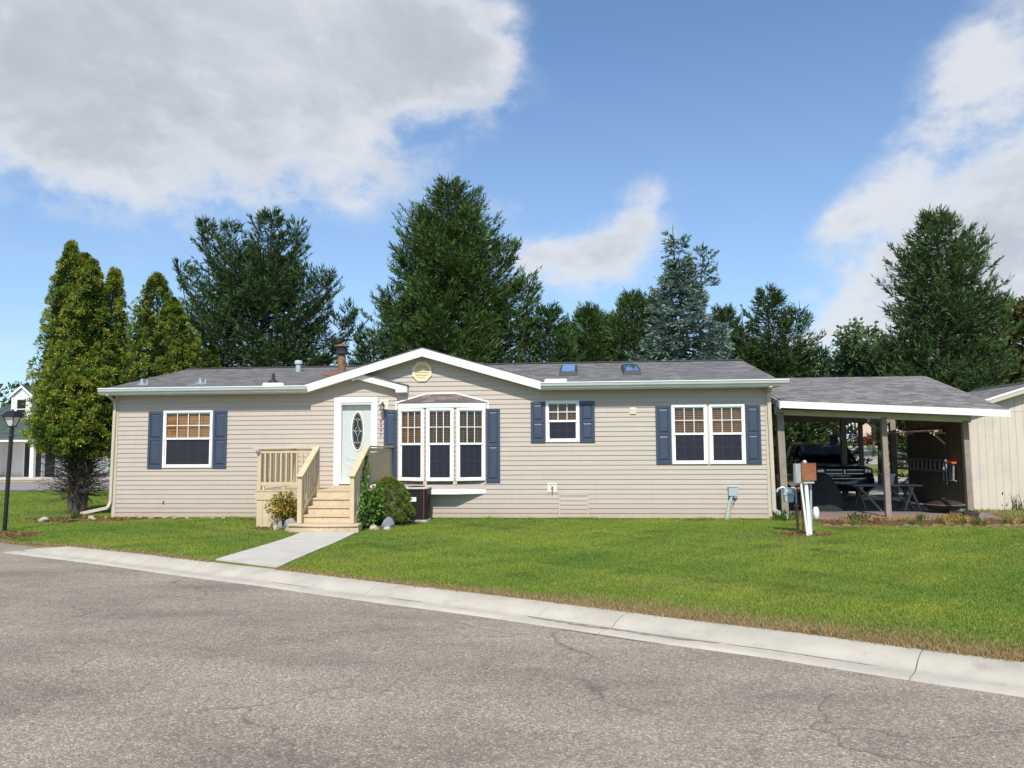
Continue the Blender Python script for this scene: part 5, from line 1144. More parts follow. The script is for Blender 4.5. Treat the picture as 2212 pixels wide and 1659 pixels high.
# ---------------------------------------------------------------- stones
def rock(x, y, sx_, sy_, sz_, mat, label, seed):
    bm = bmesh.new(); bmesh.ops.create_icosphere(bm, subdivisions=3, radius=1); r = random.Random(seed)
    ks = [(Vector((r.uniform(-1, 1), r.uniform(-1, 1), r.uniform(-1, 1))).normalized(), r.uniform(.55, .9)) for _ in range(9)]
    for v in bm.verts:
        for n_, d_ in ks:
            t = v.co.dot(n_)
            if t > d_: v.co -= n_ * (t - d_) * .85
        v.co = Vector((v.co.x * sx_, v.co.y * sy_, v.co.z * sz_))
    me = bpy.data.meshes.new('rock'); bm.to_mesh(me); bm.free(); me.materials.append(M[mat])
    o = bpy.data.objects.new('rock', me); o.location = (x, y, float(hgt(x, y)) + sz_ * .45); o.rotation_euler = (0, 0, r.uniform(0, 6)); col.objects.link(o)
    return tag(o, label, 'rock', 'stones round the deck and beds')
rock(5.93, -2.72, .20, .16, .20, 'stone', 'large rounded grey boulder left of the deck steps', 1)
rock(5.66, -2.88, .12, .09, .09, 'stone_pale', 'small pale stone in front of the yellow bush', 2)
rock(5.98, -3.02, .10, .08, .07, 'stone', 'small grey stone at the foot of the boulder left of the steps', 3)
rock(5.60, -2.50, .11, .10, .20, 'stone', 'tall brown stone behind the yellow bush stems', 4)
rock(7.86, -2.75, .15, .11, .09, 'stone_pale', 'pale flat stone right of the deck steps', 5)
rock(8.13, -2.70, .12, .09, .06, 'stone_pale', 'low pale stone lying further right of the deck steps', 6)
rock(8.02, -2.20, .19, .14, .17, 'stone_blue', 'blue-grey boulder under the rounded evergreen shrub', 7)
rock(-1.12, -1.15, .17, .12, .10, 'stone_pale', 'pale stone at the left end of the mulch bed', 8)
rock(-.42, -.30, .10, .08, .07, 'stone_pale', 'pinkish stone beside the downspout end', 9)
rock(-.18, -.55, .09, .07, .05, 'stone_pale', 'flat pale stone near the left house corner', 10)
rock(-.05, -.22, .06, .05, .06, 'stone', 'small grey stone against the left house corner', 11)
rock(4.62, -.60, .11, .08, .08, 'stone_pale', 'pale stone in the bed left of the deck', 12)
rock(4.15, -.40, .08, .06, .05, 'stone_pale', 'small whitish stone near the wall left of the deck', 13)
for k in range(9): rock(.5 + k * .33, -.10 - .03 * (k % 3), .09, .05, .035, 'stone_pale', 'flat pale stone lying along the left wall foot', 20 + k)

# ---------------------------------------------------------------- lamp posts
def lamp_post(x, y, h, label, tilt):
    t = thing('lamp_post', label, 'lamp post', (x, y, float(hgt(x, y))), 'black garden lamp posts'); z0 = float(hgt(x, y))
    m = MB(); m.tube([(x, y, z0 - .1), (x + tilt, y, z0 + h)], .045, 12); m.lathe([(.048, 0), (.053, .01), (.053, .05), (.048, .06)], (x + tilt * .93, y, z0 + h - .25), 12); m.build('pole', 'black', t, smooth=True)
    X = x + tilt; Z = z0 + h
    m = MB(); m.box(X - .06, X + .06, y - .06, y + .06, Z - .01, Z + .015)
    for a in (-1, 1):
        for b in (-1, 1): m.bar((X + a * .055, y + b * .055, Z + .01), (X + a * .125, y + b * .125, Z + .225), .016, .016)
    for a in (-1, 1): m.bar((X - .13, y + a * .13, Z + .222), (X + .13, y + a * .13, Z + .222), .018, .018); m.bar((X + a * .13, y - .13, Z + .222), (X + a * .13, y + .13, Z + .222), .018, .018)
    m.build('lantern_frame', 'black', t)
    m = MB(); c = [(-1, -1), (1, -1), (1, 1), (-1, 1)]
    m.add([(X + a * .052, y + b * .052, Z + .016) for a, b in c] + [(X + a * .117, y + b * .117, Z + .218) for a, b in c], [(0, 1, 5, 4), (1, 2, 6, 5), (2, 3, 7, 6), (3, 0, 4, 7)]); m.build('lamp_glass', 'lampglass', t)
    m = MB(); m.add([(X + a * .175, y + b * .175, Z + .228) for a, b in c] + [(X + a * .085, y + b * .085, Z + .335) for a, b in c], [(0, 1, 5, 4), (1, 2, 6, 5), (2, 3, 7, 6), (3, 0, 4, 7), (4, 5, 6, 7), (0, 3, 2, 1)]); m.box(X - .075, X + .075, y - .075, y + .075, Z + .335, Z + .35); m.lathe([(.02, 0), (.028, .02), (.012, .045)], (X, y, Z + .35), 8); m.build('lantern_roof', 'black', t)
    return t
lamp_post(-.36, -3.48, 2.35, 'black lamp post with a frosted lantern on the lawn left of the house', .07)
lamp_post(26.83, 30, 2.45, 'far black lamp post seen over the roof of the parked car', 0)
# ---------------------------------------------------------------- neighbour building on the left
nb = thing('white_building', 'white clapboard building with a green shingle roof, dormer and dark doors across the side street', 'building', (-24, 30, 0))
mb = MB()
def wsp(a, b): return lambda z, t: [(a, b, a, b)]
Y0 = 29.0
m = MB(); 
def cw(a, b, y, z0, z1, pitch=.13):
    m = MB(xf=lambda x, yy, z: (x, y + yy, z)); courses(m, wsp(a, b), z0, z1, pitch, -.0, -.02); return m
w = cw(-27.5, -24.42, Y0, .05, 2.42).build('wall', 'white_siding', nb)
cw(-23.22, -22.98, Y0, .05, 2.42).build('wall', 'white_siding', nb); cw(-22.30, -14, Y0, .05, 2.42).build('wall', 'white_siding', nb)
MB().box(-36, -14, Y0 + .3, Y0 + 9, -.1, 2.40).build('core_wall', 'white_siding', nb)
MB().box(-36, -25.9, Y0 - 1.6, Y0 + .3, -.1, 2.40).build('wing_wall', 'white_siding', nb)
MB().box(-25.9, -14, Y0 - 2.0, Y0, -.1, .06).build('porch_floor', 'concrete', nb)
m = MB(); m.box(-24.42, -23.22, Y0 - .03, Y0 + .1, .06, 2.28); d = m.build('door', 'dim', nb); MB().box(-24.12, -23.52, Y0 - .045, Y0 - .03, .35, 2.0).build('door_glass', 'dark_glass', d)
m = MB(); m.box(-24.52, -24.42, Y0 - .06, Y0, .06, 2.40); m.box(-23.22, -23.14, Y0 - .06, Y0, .06, 2.40); m.box(-24.42, -23.22, Y0 - .06, Y0, 2.28, 2.40); m.build('door_frame', 'white', nb)
MB().box(-22.98, -22.30, Y0 - .03, Y0 + .1, .15, 2.2).build('window', 'dim', nb)
for x in (-25.75, -22.55): MB().box(x - .12, x + .12, Y0 - 1.9, Y0 - 1.66, .06, 2.40).build('porch_column', 'white', nb)
EY = Y0 - 2.2
MB().box(-38, -13.5, EY - .06, EY, 2.36, 2.50).build('eave_board', 'white', nb)
MB().box(-38, -13.5, EY, Y0 + .3, 2.405, 2.43).build('soffit', 'white', nb)
m = MB(); a, b = EY - .1, EY + 6.0; za, zb = 2.50, 6.25
m.add([(-30.6, a, za), (-13.5, a, za), (-13.5, b, zb), (-25.2, b, zb), (-30.6, b + 6, za), (-13.5, b + 6, za)], [(0, 1, 2, 3), (0, 3, 4), (3, 2, 5, 4)])
m.add([(-40, EY - 1.0, 2.50), (-25.75, EY - 1.0, 2.50), (-25.75, EY - .0, 2.5), (-27.6, EY + 3.4, 4.65), (-31, EY + 3.4, 4.7), (-40, EY + 3.4, 4.0)], [(0, 1, 2, 3, 4, 5)])
m.build('roof', 'greenroof', nb)
dx0, dx1, dy = -25.42, -24.02, 28.9
m = MB(xf=lambda x, y, z: (x, dy + y, z)); courses(m, lambda z, t: [(dx0, dx1, dx0, dx1)] if z < 5.44 else [(dx0 + (z - 5.44) * 1.2, dx1 - (z - 5.44) * 1.2, dx0 + (t - 5.44) * 1.2, dx1 - (t - 5.44) * 1.2)], 3.75, 6.0, .13, 0, -.02); dm = m.build('dormer', 'white_siding', nb)
MB().box(dx0, dx0 + .05, dy + .01, dy + 4, 3.6, 5.44).build('dormer_side', 'white_siding', dm); MB().box(dx1 - .05, dx1, dy + .01, dy + 4, 3.6, 5.44).build('dormer_side', 'white_siding', dm)
xm = (dx0 + dx1) / 2
m = MB(); m.prism([(dx0 - .12, 5.36), (xm, 6.06), (dx1 + .12, 5.36), (dx1 + .12, 5.46), (xm, 6.16), (dx0 - .12, 5.46)], dy - .12, dy + 5); m.build('dormer_roof', 'greenroof', dm)
m = MB(); m.prism([(dx0 - .12, 5.28), (xm, 5.96), (dx1 + .12, 5.28), (dx1 + .12, 5.44), (xm, 6.12), (dx0 - .12, 5.44)], dy - .16, dy - .121); m.box(dx0 - .02, dx0 + .1, dy - .05, dy, 3.75, 5.36); m.box(dx1 - .1, dx1 + .02, dy - .05, dy, 3.75, 5.36); m.build('dormer_trim', 'white', dm)
m = MB(); m.box(-25.05, -24.45, dy - .03, dy + .02, 3.9, 5.15); wn = m.build('window', 'dim', nb)
m = MB(); m.box(-25.07, -24.43, dy - .045, dy - .03, 4.50, 4.56); m.build('window_rail', 'white', wn)
MB().tube([(-23.80, 30.6, 3.5), (-23.80, 30.6, 7.1)], .18, 14).build('chimney_pipe', 'greenpipe', nb, smooth=True)
MB().lathe([(.18, 0), (.24, .0), (.24, .08), (.1, .1)], (-23.80, 30.6, 7.08), 14).build('chimney_cap', 'greenpipe', nb)

# ---------------------------------------------------------------- far houses beyond the carport
def far_house(x0, x1, y, zt, rise, mat, label, garage=None, roof='shingle'):
    g = float(hgt((x0 + x1) / 2, y)); t = thing('far_house', label, 'house', ((x0 + x1) / 2, y, g))
    MB().box(x0, x1, y, y + 9, g - .3, g + zt).build('wall', mat, t)
    MB().prismx([(y - .5, g + zt - .05), (y + 4.5, g + zt + rise), (y + 9.5, g + zt - .05), (y + 4.5, g + zt + rise - .15)], x0 - .4, x1 + .4).build('roof', roof, t)
    for a, b, c, d, mm in (garage or []):
        MB().box(a, b, y - .06, y - .005, g + c, g + d).build('garage_door' if d > 1.9 and c < .2 else 'window', mm, t)
    return t
far_house(36, 44.3, 77, 2.9, 1.6, 'white_siding', 'far white house with a broad garage door beyond the back road', [(40.6, 43.9, .1, 2.2, 'white'), (37, 38.2, 1, 2, 'dim')])
far_house(46.2, 58, 82, 3.0, 1.7, 'salmon', 'far salmon-coloured house beyond the back road', [(48, 49.2, 1, 2.1, 'dim'), (52, 53.2, 1, 2.1, 'dim')])
far_house(17, 33, 84, 2.9, 1.6, 'siding_trim', 'far beige house behind the trees beyond the back road', [(20, 21.2, 1, 2.1, 'dim')])
cb = thing('utility_cabinet', 'grey-green utility cabinet beside the far back road', 'cabinet', (39.3, 52, float(hgt(39.3, 52))))
g0 = float(hgt(39.3, 52)); MB().box(38.95, 39.75, 52, 52.7, g0 - .1, g0 + 1.25).build('cabinet_body', 'gutter', cb, .03); MB().box(38.92, 39.78, 51.96, 52.74, g0 + 1.25, g0 + 1.31).build('lid', 'gutter', cb, .02)
sk = thing('boundary_stake', 'slender green stake standing beside the rear carport post', 'stake', (23.17, 9.3, 0))
MB().box(23.15, 23.20, 9.28, 9.32, -.2, 2.1).build('shaft', 'greenpipe', sk); MB().box(23.205, 23.225, 9.28, 9.32, -.1, 2.05).build('edge_strip', 'white', sk)
# ---------------------------------------------------------------- trees
def unit(v): return v / np.maximum(1e-6, np.linalg.norm(v, axis=-1, keepdims=True))
def conifer(label, cat, x, y, cones, c1, c2, seed, group='conifers behind the house', spray=(.23, .036), dens=1.0, trunk_r=.2, tip=None, droop=.0):
    """cones: (dx, dy, z bottom, z top, radius, shape power, branches per metre, upward pull, gap)"""
    rng = np.random.default_rng(seed); z0g = float(hgt(x, y)); t = thing('conifer_tree', label, cat, (x, y, 0), group)
    P = []; D = []; L = []; W = []; C = []; wood = MB()
    for (dx, dy, zb, zt, R, pw, bpm, upw, gap) in cones:
        H = zt - zb; n = int(H * bpm * 1.7); us = np.sort(rng.random(n) ** .9) * .985; inner = rng.random(n) < .42
        wood.tube([(x + dx * (.2 if zb < 3 else .75), y + dy * .2, z0g - .2 if zb < 3 else zb), (x + dx * .88, y + dy * .8, zb + H * .5), (x + dx, y + dy, zt - .1)], [trunk_r if zb < 3 else .05, max(.04, trunk_r * .5) if zb < 3 else .03, .012], 7, False)
        ph = rng.uniform(0, 6, 4); az = 0
        for u, inn in zip(us, inner):
            z = zb + H * u; az += 2.4 + rng.normal(0, .35)
            lump = 1 + .13 * math.sin(2 * az + ph[0] + 3 * u) + .12 * math.sin(3 * az + ph[1] + 7 * u) + .12 * math.sin(ph[2] + 19 * u + az)
            Lb = (R * (1 - u) ** pw * lump * (rng.uniform(.35, .75) if inn else rng.uniform(.72, 1.14)) * min(1, .45 + (1 - u) * 4.5) + .11)
            if rng.random() < gap: continue
            a = upw - .42 + .62 * u + rng.normal(0, .10) - droop * (1 - u); b = (.50 - .22 * u if droop == 0 else .12) + .1 * rng.normal()
            ca, sa = math.cos(az), math.sin(az); ax, ay = x + dx * (.2 + .8 * u), y + dy * (.2 + .8 * u)
            ss = np.linspace(0, 1, 6)
            bx, by, bz = ax + ca * Lb * ss, ay + sa * Lb * ss, z + Lb * (a * ss + b * ss ** 2)
            wood.tube(list(zip(bx, by, bz)), [.009 + .014 * Lb / 2 * (1 - q) for q in ss], 3, False)
            m = max(3, int(Lb * 6.2 * dens) + 2); s = np.concatenate([rng.uniform(.18, 1, m) ** .8, [1, .97, .93]])
            side = rng.choice([-1, 1], len(s)); tl = np.clip((.26 + .42 * Lb * (1 - s)) * rng.uniform(.6, 1.2, len(s)), .18, 1.0); tl[-3:] = [.3, .22, .22]
            base = np.stack([ax + ca * Lb * s, ay + sa * Lb * s, z + Lb * (a * s + b * s * s)], 1)
            tang = unit(np.array([ca, sa, a])[None] + np.stack([0 * s, 0 * s, 2 * b * s], 1)); perp = np.array([-sa, ca, 0])
            k = rng.uniform(.5, 1.3, len(s)); k[-3:] = [0, .5, .5]
            td = unit(tang + perp[None] * (side * k)[:, None] + np.array([0, 0, 1])[None] * (rng.normal(-.12, .2, (len(s), 1)) + (.45 * s ** 2)[:, None] * (droop == 0)))
            per = np.maximum(3, (tl / .043 * dens).astype(int)); idx = np.repeat(np.arange(len(s)), per); f = rng.random(len(idx)); f = np.where(rng.random(len(idx)) < .15, 1, f)
            p = base[idx] + td[idx] * (tl[idx] * f)[:, None]
            d = unit(td[idx] + rng.normal(0, .30, (len(idx), 3)) + np.array([0, 0, .10]))
            sh = rng.uniform(.6, 1.35, (len(s), 1))[idx] * rng.uniform(.75, 1.25, (len(idx), 1)); mixv = rng.random((len(idx), 1)) * .6 + .4 * (f[:, None] > .8)
            P.append(p); D.append(d); L.append(rng.uniform(.7, 1.3, len(idx)) * spray[0]); W.append(rng.uniform(.7, 1.3, len(idx)) * spray[1]); C.append((np.array(c1) * (1 - mixv) + np.array(c2) * mixv) * sh * 1.65)
        # leader shoot
        m = 34; zz = zt - .1 - rng.random(m) * .9; an = rng.uniform(0, 6.3, m); P.append(np.stack([np.full(m, x + dx), np.full(m, y + dy), zz], 1)); D.append(np.stack([np.cos(an) * .8, np.sin(an) * .8, np.full(m, .9)], 1)); L.append(np.full(m, .22)); W.append(np.full(m, .05)); C.append(np.repeat(np.array([c1]), m, 0))
        P.append(np.array([[x + dx, y + dy, zt - .2]])); D.append(np.array([[.05, 0, 1.]])); L.append(np.array([.75])); W.append(np.array([.055])); C.append(np.array([c2]))
    wood.build('trunk', 'bark_grey', t)
    kite_obj('crown', np.concatenate(P), np.concatenate(D), np.concatenate(L), np.concatenate(W), np.concatenate(C), 'needle', t, seed)
    return t
DK1, DK2 = (.024, .046, .013), (.056, .092, .025)
# the open, many-topped spruce behind the left part of the roof
conifer('open dark spruce with several ragged tops behind the left part of the roof', 'spruce tree', -.9, 11.5,
        [(0, 0, 2.0, 9.8, 4.3, .55, 22, .10, .06), (.35, 0, 7.2, 11.6, 1.45, .7, 13, .25, .05), (-2.75, .2, 6.6, 11.4, 1.25, .7, 11, .35, .1), (-1.4, -.3, 6.8, 11.1, 1.3, .7, 11, .3, .1), (1.45, .1, 7.0, 11.2, 1.15, .7, 11, .35, .1),
         (2.9, -.2, 5.0, 9.0, 1.6, .6, 12, .35, .1), (3.8, .3, 3.0, 7.6, 1.35, .6, 12, .3, .12), (-3.5, -.3, 5.0, 9.4, 1.2, .65, 11, .4, .1), (-3.0, .8, 3.0, 7.4, 1.5, .6, 12, .25, .1)], DK1, (.050, .082, .030), 21, dens=1.12)
conifer('tall dense pyramidal spruce rising behind the front gable', 'spruce tree', 7.35, 12.0,
        [(-.45, 0, .8, 12.95, 4.1, .66, 36, .12, .02), (-2.3, -.3, 6.0, 10.0, 1.5, .6, 15, .35, .05), (2.1, -.2, 6.2, 10.1, 1.6, .6, 15, .35, .05), (-2.9, -.5, 2.5, 8.3, 1.7, .6, 16, .3, .05), (3.0, -.3, 2.5, 8.6, 1.7, .6, 16, .3, .05), (.6, -.9, 7.5, 11.3, 1.2, .7, 14, .3, .05), (-1.3, -.7, 7.5, 11.3, 1.2, .7, 14, .3, .05)], (.027, .052, .013), (.064, .110, .025), 22, trunk_r=.28)
conifer('short spruce shoulder filling the gap right of the tall pyramidal spruce', 'spruce tree', 11.1, 12.4, [(0, 0, .6, 7.5, 2.3, .72, 28, .15, .02)], (.022, .046, .014), (.05, .095, .026), 23)
conifer('low spruce between the open spruce and the tall pyramidal one', 'spruce tree', 3.6, 12.6, [(0, 0, .6, 6.7, 1.9, .6, 22, .2, .08)], DK1, (.046, .085, .026), 24)
conifer('leftmost of the two green spruces between the big pyramid and the blue spruce', 'spruce tree', 12.75, 15.0, [(0, 0, .5, 7.9, 2.5, .70, 30, .15, .02), (-1.0, 0, 2, 7.1, 1.3, .75, 18, .2, .05)], (.026, .050, .014), (.062, .108, .028), 25)
conifer('green spruce with a bare leader shoot left of the blue spruce', 'spruce tree', 14.7, 15.2, [(0, 0, .5, 8.5, 2.7, .72, 32, .15, .02)], (.030, .056, .014), (.07, .115, .030), 26)
conifer('blue spruce with a thin crooked top and silvery layered branches', 'blue spruce tree', 17.0, 13.5,
        [(-.40, 0, .6, 9.8, 2.95, .74, 26, -.08, .06), (-.62, .1, 8.4, 10.95, .50, .5, 11, -.05, .0), (.62, 0, 8.2, 10.05, .75, .6, 9, .3, .1), (-1.3, -.3, 1.0, 6.9, 1.5, .6, 16, -.05, .05), (1.1, -.3, 1.0, 6.6, 1.4, .6, 16, -.05, .05)], (.048, .078, .058), (.16, .225, .185), 27, spray=(.20, .055), droop=.12)
conifer('low dark spruce filling the row behind the two green spruces', 'spruce tree', 13.5, 17.2, [(0, 0, .5, 7.9, 3.2, .6, 26, .1, .02)], DK1, DK2, 34)
conifer('grey-green spruce top showing just left behind the blue spruce', 'spruce tree', 15.9, 16.0, [(0, 0, 1, 8.6, 1.7, .6, 18, .1, .05)], (.035, .06, .035), (.08, .125, .08), 28)
conifer('dark spruce with drooping side branches above the house roof end', 'spruce tree', 20.6, 14.2,
        [(-.2, 0, .8, 8.4, 3.3, .82, 28, -.05, .04), (1.1, 0, 3.0, 7.5, 1.2, .6, 12, .1, .1), (1.9, -.2, .8, 5.7, 1.4, .6, 14, .1, .05), (-1.3, 0, .8, 6.9, 1.3, .6, 14, .1, .06)], (.022, .043, .012), (.05, .082, .022), 29)
conifer('narrow dark spruce top between the blue spruce and the dark one', 'spruce tree', 18.9, 16.5, [(0, 0, .6, 8.0, 2.1, .72, 24, .1, .03)], DK1, DK2, 30)
conifer('small distant blue-grey spruce above the carport ridge', 'blue spruce tree', 23.7, 16.5, [(0, 0, .6, 5.7, .95, .7, 18, 0, .02)], (.05, .08, .07), (.13, .18, .17), 31, spray=(.2, .05))
conifer('big loose dark green spruce standing behind the carport and shed', 'spruce tree', 26.1, 10.8,
        [(-.1, 0, 1.0, 10.45, 2.9, .55, 30, .12, .06), (1.3, 0, 6.0, 9.6, 1.2, .65, 11, .4, .1), (-1.3, -.2, 5.8, 9.1, 1.1, .65, 11, .4, .1), (-1.7, -.3, 1.5, 5.9, 1.8, .5, 15, .1, .05), (1.7, -.2, 1.5, 7.2, 1.6, .5, 15, .2, .05), (-2.9, -.2, 3.9, 5.3, 1.0, .5, 14, .25, .0)], (.029, .053, .017), (.066, .105, .034), 32)

def leafcrown(name, lobes, c1, c2, seed, parent, n, size=.16, mat='leaf'):
    rng = np.random.default_rng(seed); P = []; D = []; C = []
    tot = sum(r ** 2 for *_, r in lobes)
    for (cx, cy, cz, r) in lobes:
        k = max(6, int(n / 24 * r * r / tot)); d = unit(rng.normal(size=(k, 3))); rr = r * rng.uniform(.45, 1.08, (k, 1)) ** .6
        cc = np.array([cx, cy, cz]) + d * rr * np.array([1, 1, .85]); m = 24; idx = np.repeat(np.arange(k), m)
        P.append(cc[idx] + rng.normal(0, r * .13 + .05, (len(idx), 3))); D.append(unit(d[idx] * .6 + rng.normal(0, .7, (len(idx), 3)) + np.array([0, 0, -.15])))
        sh = rng.uniform(.6, 1.35, (k, 1))[idx] * rng.uniform(.8, 1.2, (len(idx), 1)); mv = rng.random((k, 1))[idx]; C.append((np.array(c1) * (1 - mv) + np.array(c2) * mv) * sh)
    P = np.concatenate(P); n_ = len(P)
    return kite_obj(name, P, np.concatenate(D), rng.uniform(.7, 1.3, n_) * size, rng.uniform(.7, 1.3, n_) * size * .62, np.concatenate(C), mat, parent, seed)
def broadleaf(label, x, y, h, r, zc, c1, c2, seed, n=9000, size=.25, tr=.12, group='broadleaf trees beyond the carport'):
    g = float(hgt(x, y)); t = thing('broadleaf_tree', label, 'tree', (x, y, g), group); rng = random.Random(seed)
    m = MB(); m.tube([(x, y, g - .2), (x + .05, y, g + zc * .6), (x, y, g + zc)], [tr, tr * .8, tr * .5], 8)
    lobes = []
    for k in range(15):
        a = k * 2.4; q = rng.uniform(.2, 1); u = rng.uniform(-.8, 1)
        lx, ly, lz = x + r * .75 * q * math.cos(a), y + r * .75 * q * math.sin(a), g + zc + (h - zc) * .5 + u * (h - zc) * .38; lobes.append((lx, ly, lz, r * rng.uniform(.3, .48)))
        m.tube([(x, y, g + zc * .8), (lx, ly, lz)], [tr * .35, .02], 5)
    m.build('trunk', 'bark', t); leafcrown('crown', lobes, c1, c2, seed, t, n, size); return t
GL1, GL2 = (.055, .115, .018), (.115, .20, .035)
broadleaf('young bright green tree beyond the back road, seen between the carport posts', 35.6, 46, 6.9, 2.8, 3.0, GL1, GL2, 41)
broadleaf('bright green street tree by the far rear post of the carport', 37.6, 49, 7.0, 2.8, 3.1, GL1, GL2, 42)
broadleaf('bright green tree beyond the car roof left of the other street trees', 31.2, 44, 6.6, 2.9, 2.8, GL1, GL2, 43)
broadleaf('dark green tree further back behind the parked car', 26.5, 40, 7.0, 3.4, 2.2, (.03, .07, .014), (.06, .12, .025), 44)
broadleaf('street tree near the shed corner seen past the rear carport post', 41.6, 54, 6.8, 2.8, 3.0, (.045, .09, .018), (.09, .15, .03), 45)
broadleaf('olive brown-tinged tree at the right edge behind the shed', 29.6, 13, 7.4, 2.7, 2.2, (.05, .07, .018), (.13, .115, .03), 46, 16000, .2, .16)
broadleaf('pale green tree peeping out left of the big spruce behind the carport', 25.2, 15.5, 7.2, 1.7, 3.0, (.10, .16, .07), (.16, .23, .10), 47, 8000, .2)
broadleaf('dark tree far beyond the roof of the white building', -46, 60, 9.5, 4.5, 2.5, (.025, .05, .016), (.05, .085, .025), 48, 7000, .4, .3)
broadleaf('shadowy tree filling the view behind the parked car', 20.4, 24, 7.0, 3.6, 1.4, (.018, .04, .012), (.04, .075, .02), 49, 30000, .25, .2)
shrubs = [(38.6, 70, .9, 'green clipped shrub before the far white house', (.05, .1, .02), (.09, .15, .03)), (42.9, 68, .8, 'dark red shrub before the far salmon house', (.16, .03, .025), (.22, .06, .04)), (45.2, 69, .9, 'orange-flowered shrub beside the far salmon house', (.09, .13, .02), (.35, .13, .03))]
for (x, y, r, lb, c1, c2) in shrubs:
    g = float(hgt(x, y)); t = thing('shrub', lb, 'shrub', (x, y, g), 'far shrubs'); leafcrown('foliage', [(x - .5, y, g + .4, r * .7), (x + .4, y, g + .5, r * .7)], c1, c2, int(x), t, 1500, .2); MB().tube([(x, y, g - .1), (x, y, g + .5)], .05, 6).build('stem', 'bark', t)

# arborvitae
def arbor(label, x, y, spires, zfoot, seed, n_clump, yellow=.33, trunk=True, group='arborvitae at the left end of the house'):
    rng = np.random.default_rng(seed); t = thing('arborvitae_tree', label, 'arborvitae', (x, y, 0), group)
    P = []; D = []; L = []; W = []; C = []; area = [s[5] * (s[4] - s[3]) for s in spires]; tot = sum(area)
    m = MB()
    for i, (dx, dy, foot, zb, zt, R, pw) in enumerate(spires):
        k = int(n_clump * area[i] / tot); u = rng.random(k) ** 1.15; az = rng.uniform(0, 2 * PI, k)
        env = lambda uu, aa: R * np.clip(1 - uu, 0, 1) ** (pw + .35 * np.clip((uu - .7) / .3, 0, 1)) * np.clip(.60 + uu * 3.2, 0, 1) * (1 + .10 * np.sin(3 * aa + 9 * uu + i) + .07 * np.sin(7 * aa - 17 * uu)) + .03
        prof = env(u, az); depth = rng.uniform(.84, 1.10, k)
        ca, sa = np.cos(az), np.sin(az); z = zb + (zt - zb) * u
        cx = x + foot * (1 - u) + dx * u + ca * prof * depth; cy_ = y + dy + sa * prof * depth
        cr = rng.uniform(.055, .10, k); q = 46; idx = np.repeat(np.arange(k), q)
        out = unit(np.stack([ca, sa, rng.uniform(.5, 1.1, k)], 1)); rd = unit(rng.normal(size=(len(idx), 3)) + out[idx] * .9)
        P.append(np.stack([cx, cy_, z], 1)[idx] + rd * cr[idx][:, None] * rng.uniform(.5, 1.15, (len(idx), 1)) * np.array([1, 1, 1.15])); D.append(unit(rd + rng.normal(0, .35, (len(idx), 3)) + np.array([0, 0, .3])))
        L.append(rng.uniform(.05, .095, len(idx))); W.append(rng.uniform(.018, .034, len(idx)))
        mq = rng.random((k, 1)) ** 1.3; base = (np.array([.105, .185, .026]) * (1 - mq) + np.array([.30, .37, .046]) * mq)[idx] * rng.uniform(.75, 1.25, (len(idx), 1))
        yl = rng.random(k) < yellow * (.5 + .75 * u); isy = yl[idx] & (rng.random(len(idx)) < .6)
        yc_ = np.array([.50, .45, .085]) * rng.uniform(.6, 1.15, (len(idx), 1)); C.append(np.where(isy[:, None], yc_, base))
        # inner fill of larger, darker green leaves
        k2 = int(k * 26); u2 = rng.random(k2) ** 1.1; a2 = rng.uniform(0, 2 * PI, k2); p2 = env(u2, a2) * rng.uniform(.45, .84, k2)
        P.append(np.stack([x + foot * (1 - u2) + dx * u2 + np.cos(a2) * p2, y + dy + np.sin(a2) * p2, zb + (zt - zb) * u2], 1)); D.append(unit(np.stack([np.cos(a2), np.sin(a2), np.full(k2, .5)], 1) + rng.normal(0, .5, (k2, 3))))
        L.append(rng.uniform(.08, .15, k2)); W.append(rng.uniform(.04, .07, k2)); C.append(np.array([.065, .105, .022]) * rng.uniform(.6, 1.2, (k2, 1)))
        if i > 3: continue
        m.tube([(x + foot * .32 + dx * .05, y + dy * .3, -.15), (x + foot * .45 + dx * .15, y + dy * .6, zb * .6 + .1), (x + foot * .6 + dx * .4, y + dy, (zb + zt) / 2), (x + dx, y + dy, zt - .5)], [.115, .085, .05, .02], 8)
    m.build('trunk', 'bark_grey', t)
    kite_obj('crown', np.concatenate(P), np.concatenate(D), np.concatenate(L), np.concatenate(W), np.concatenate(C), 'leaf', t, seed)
    if trunk:                                    # dead twigs under the crown
        r = random.Random(seed); m = MB()
        for k in range(430):
            a = r.uniform(0, 2 * PI); z = r.uniform(.5, 2.1); ln = r.uniform(.35, 1.0); p = Vector((x + r.uniform(-.15, .15), y + r.uniform(-.15, .15), z)); d = Vector((math.cos(a), math.sin(a), r.uniform(-.35, .35)))
            pts = [p]; 
            for s in range(4): d = (d + Vector((r.uniform(-.35, .35), r.uniform(-.35, .35), r.uniform(-.2, .35)))).normalized(); pts.append(pts[-1] + d * ln / 4)
            m.tube(pts, [.012, .010, .008, .006, .004], 4, False)
            for s in (1, 2, 3, 4):
                for _ in range(2):
                    d2 = (d + Vector((r.uniform(-1, 1), r.uniform(-1, 1), r.uniform(-.6, .6)))).normalized(); m.tube([pts[s], pts[s] + d2 * r.uniform(.1, .28)], [.006, .003], 3, False)
        m.build('dead_twigs', 'bark_grey', t)
    return t
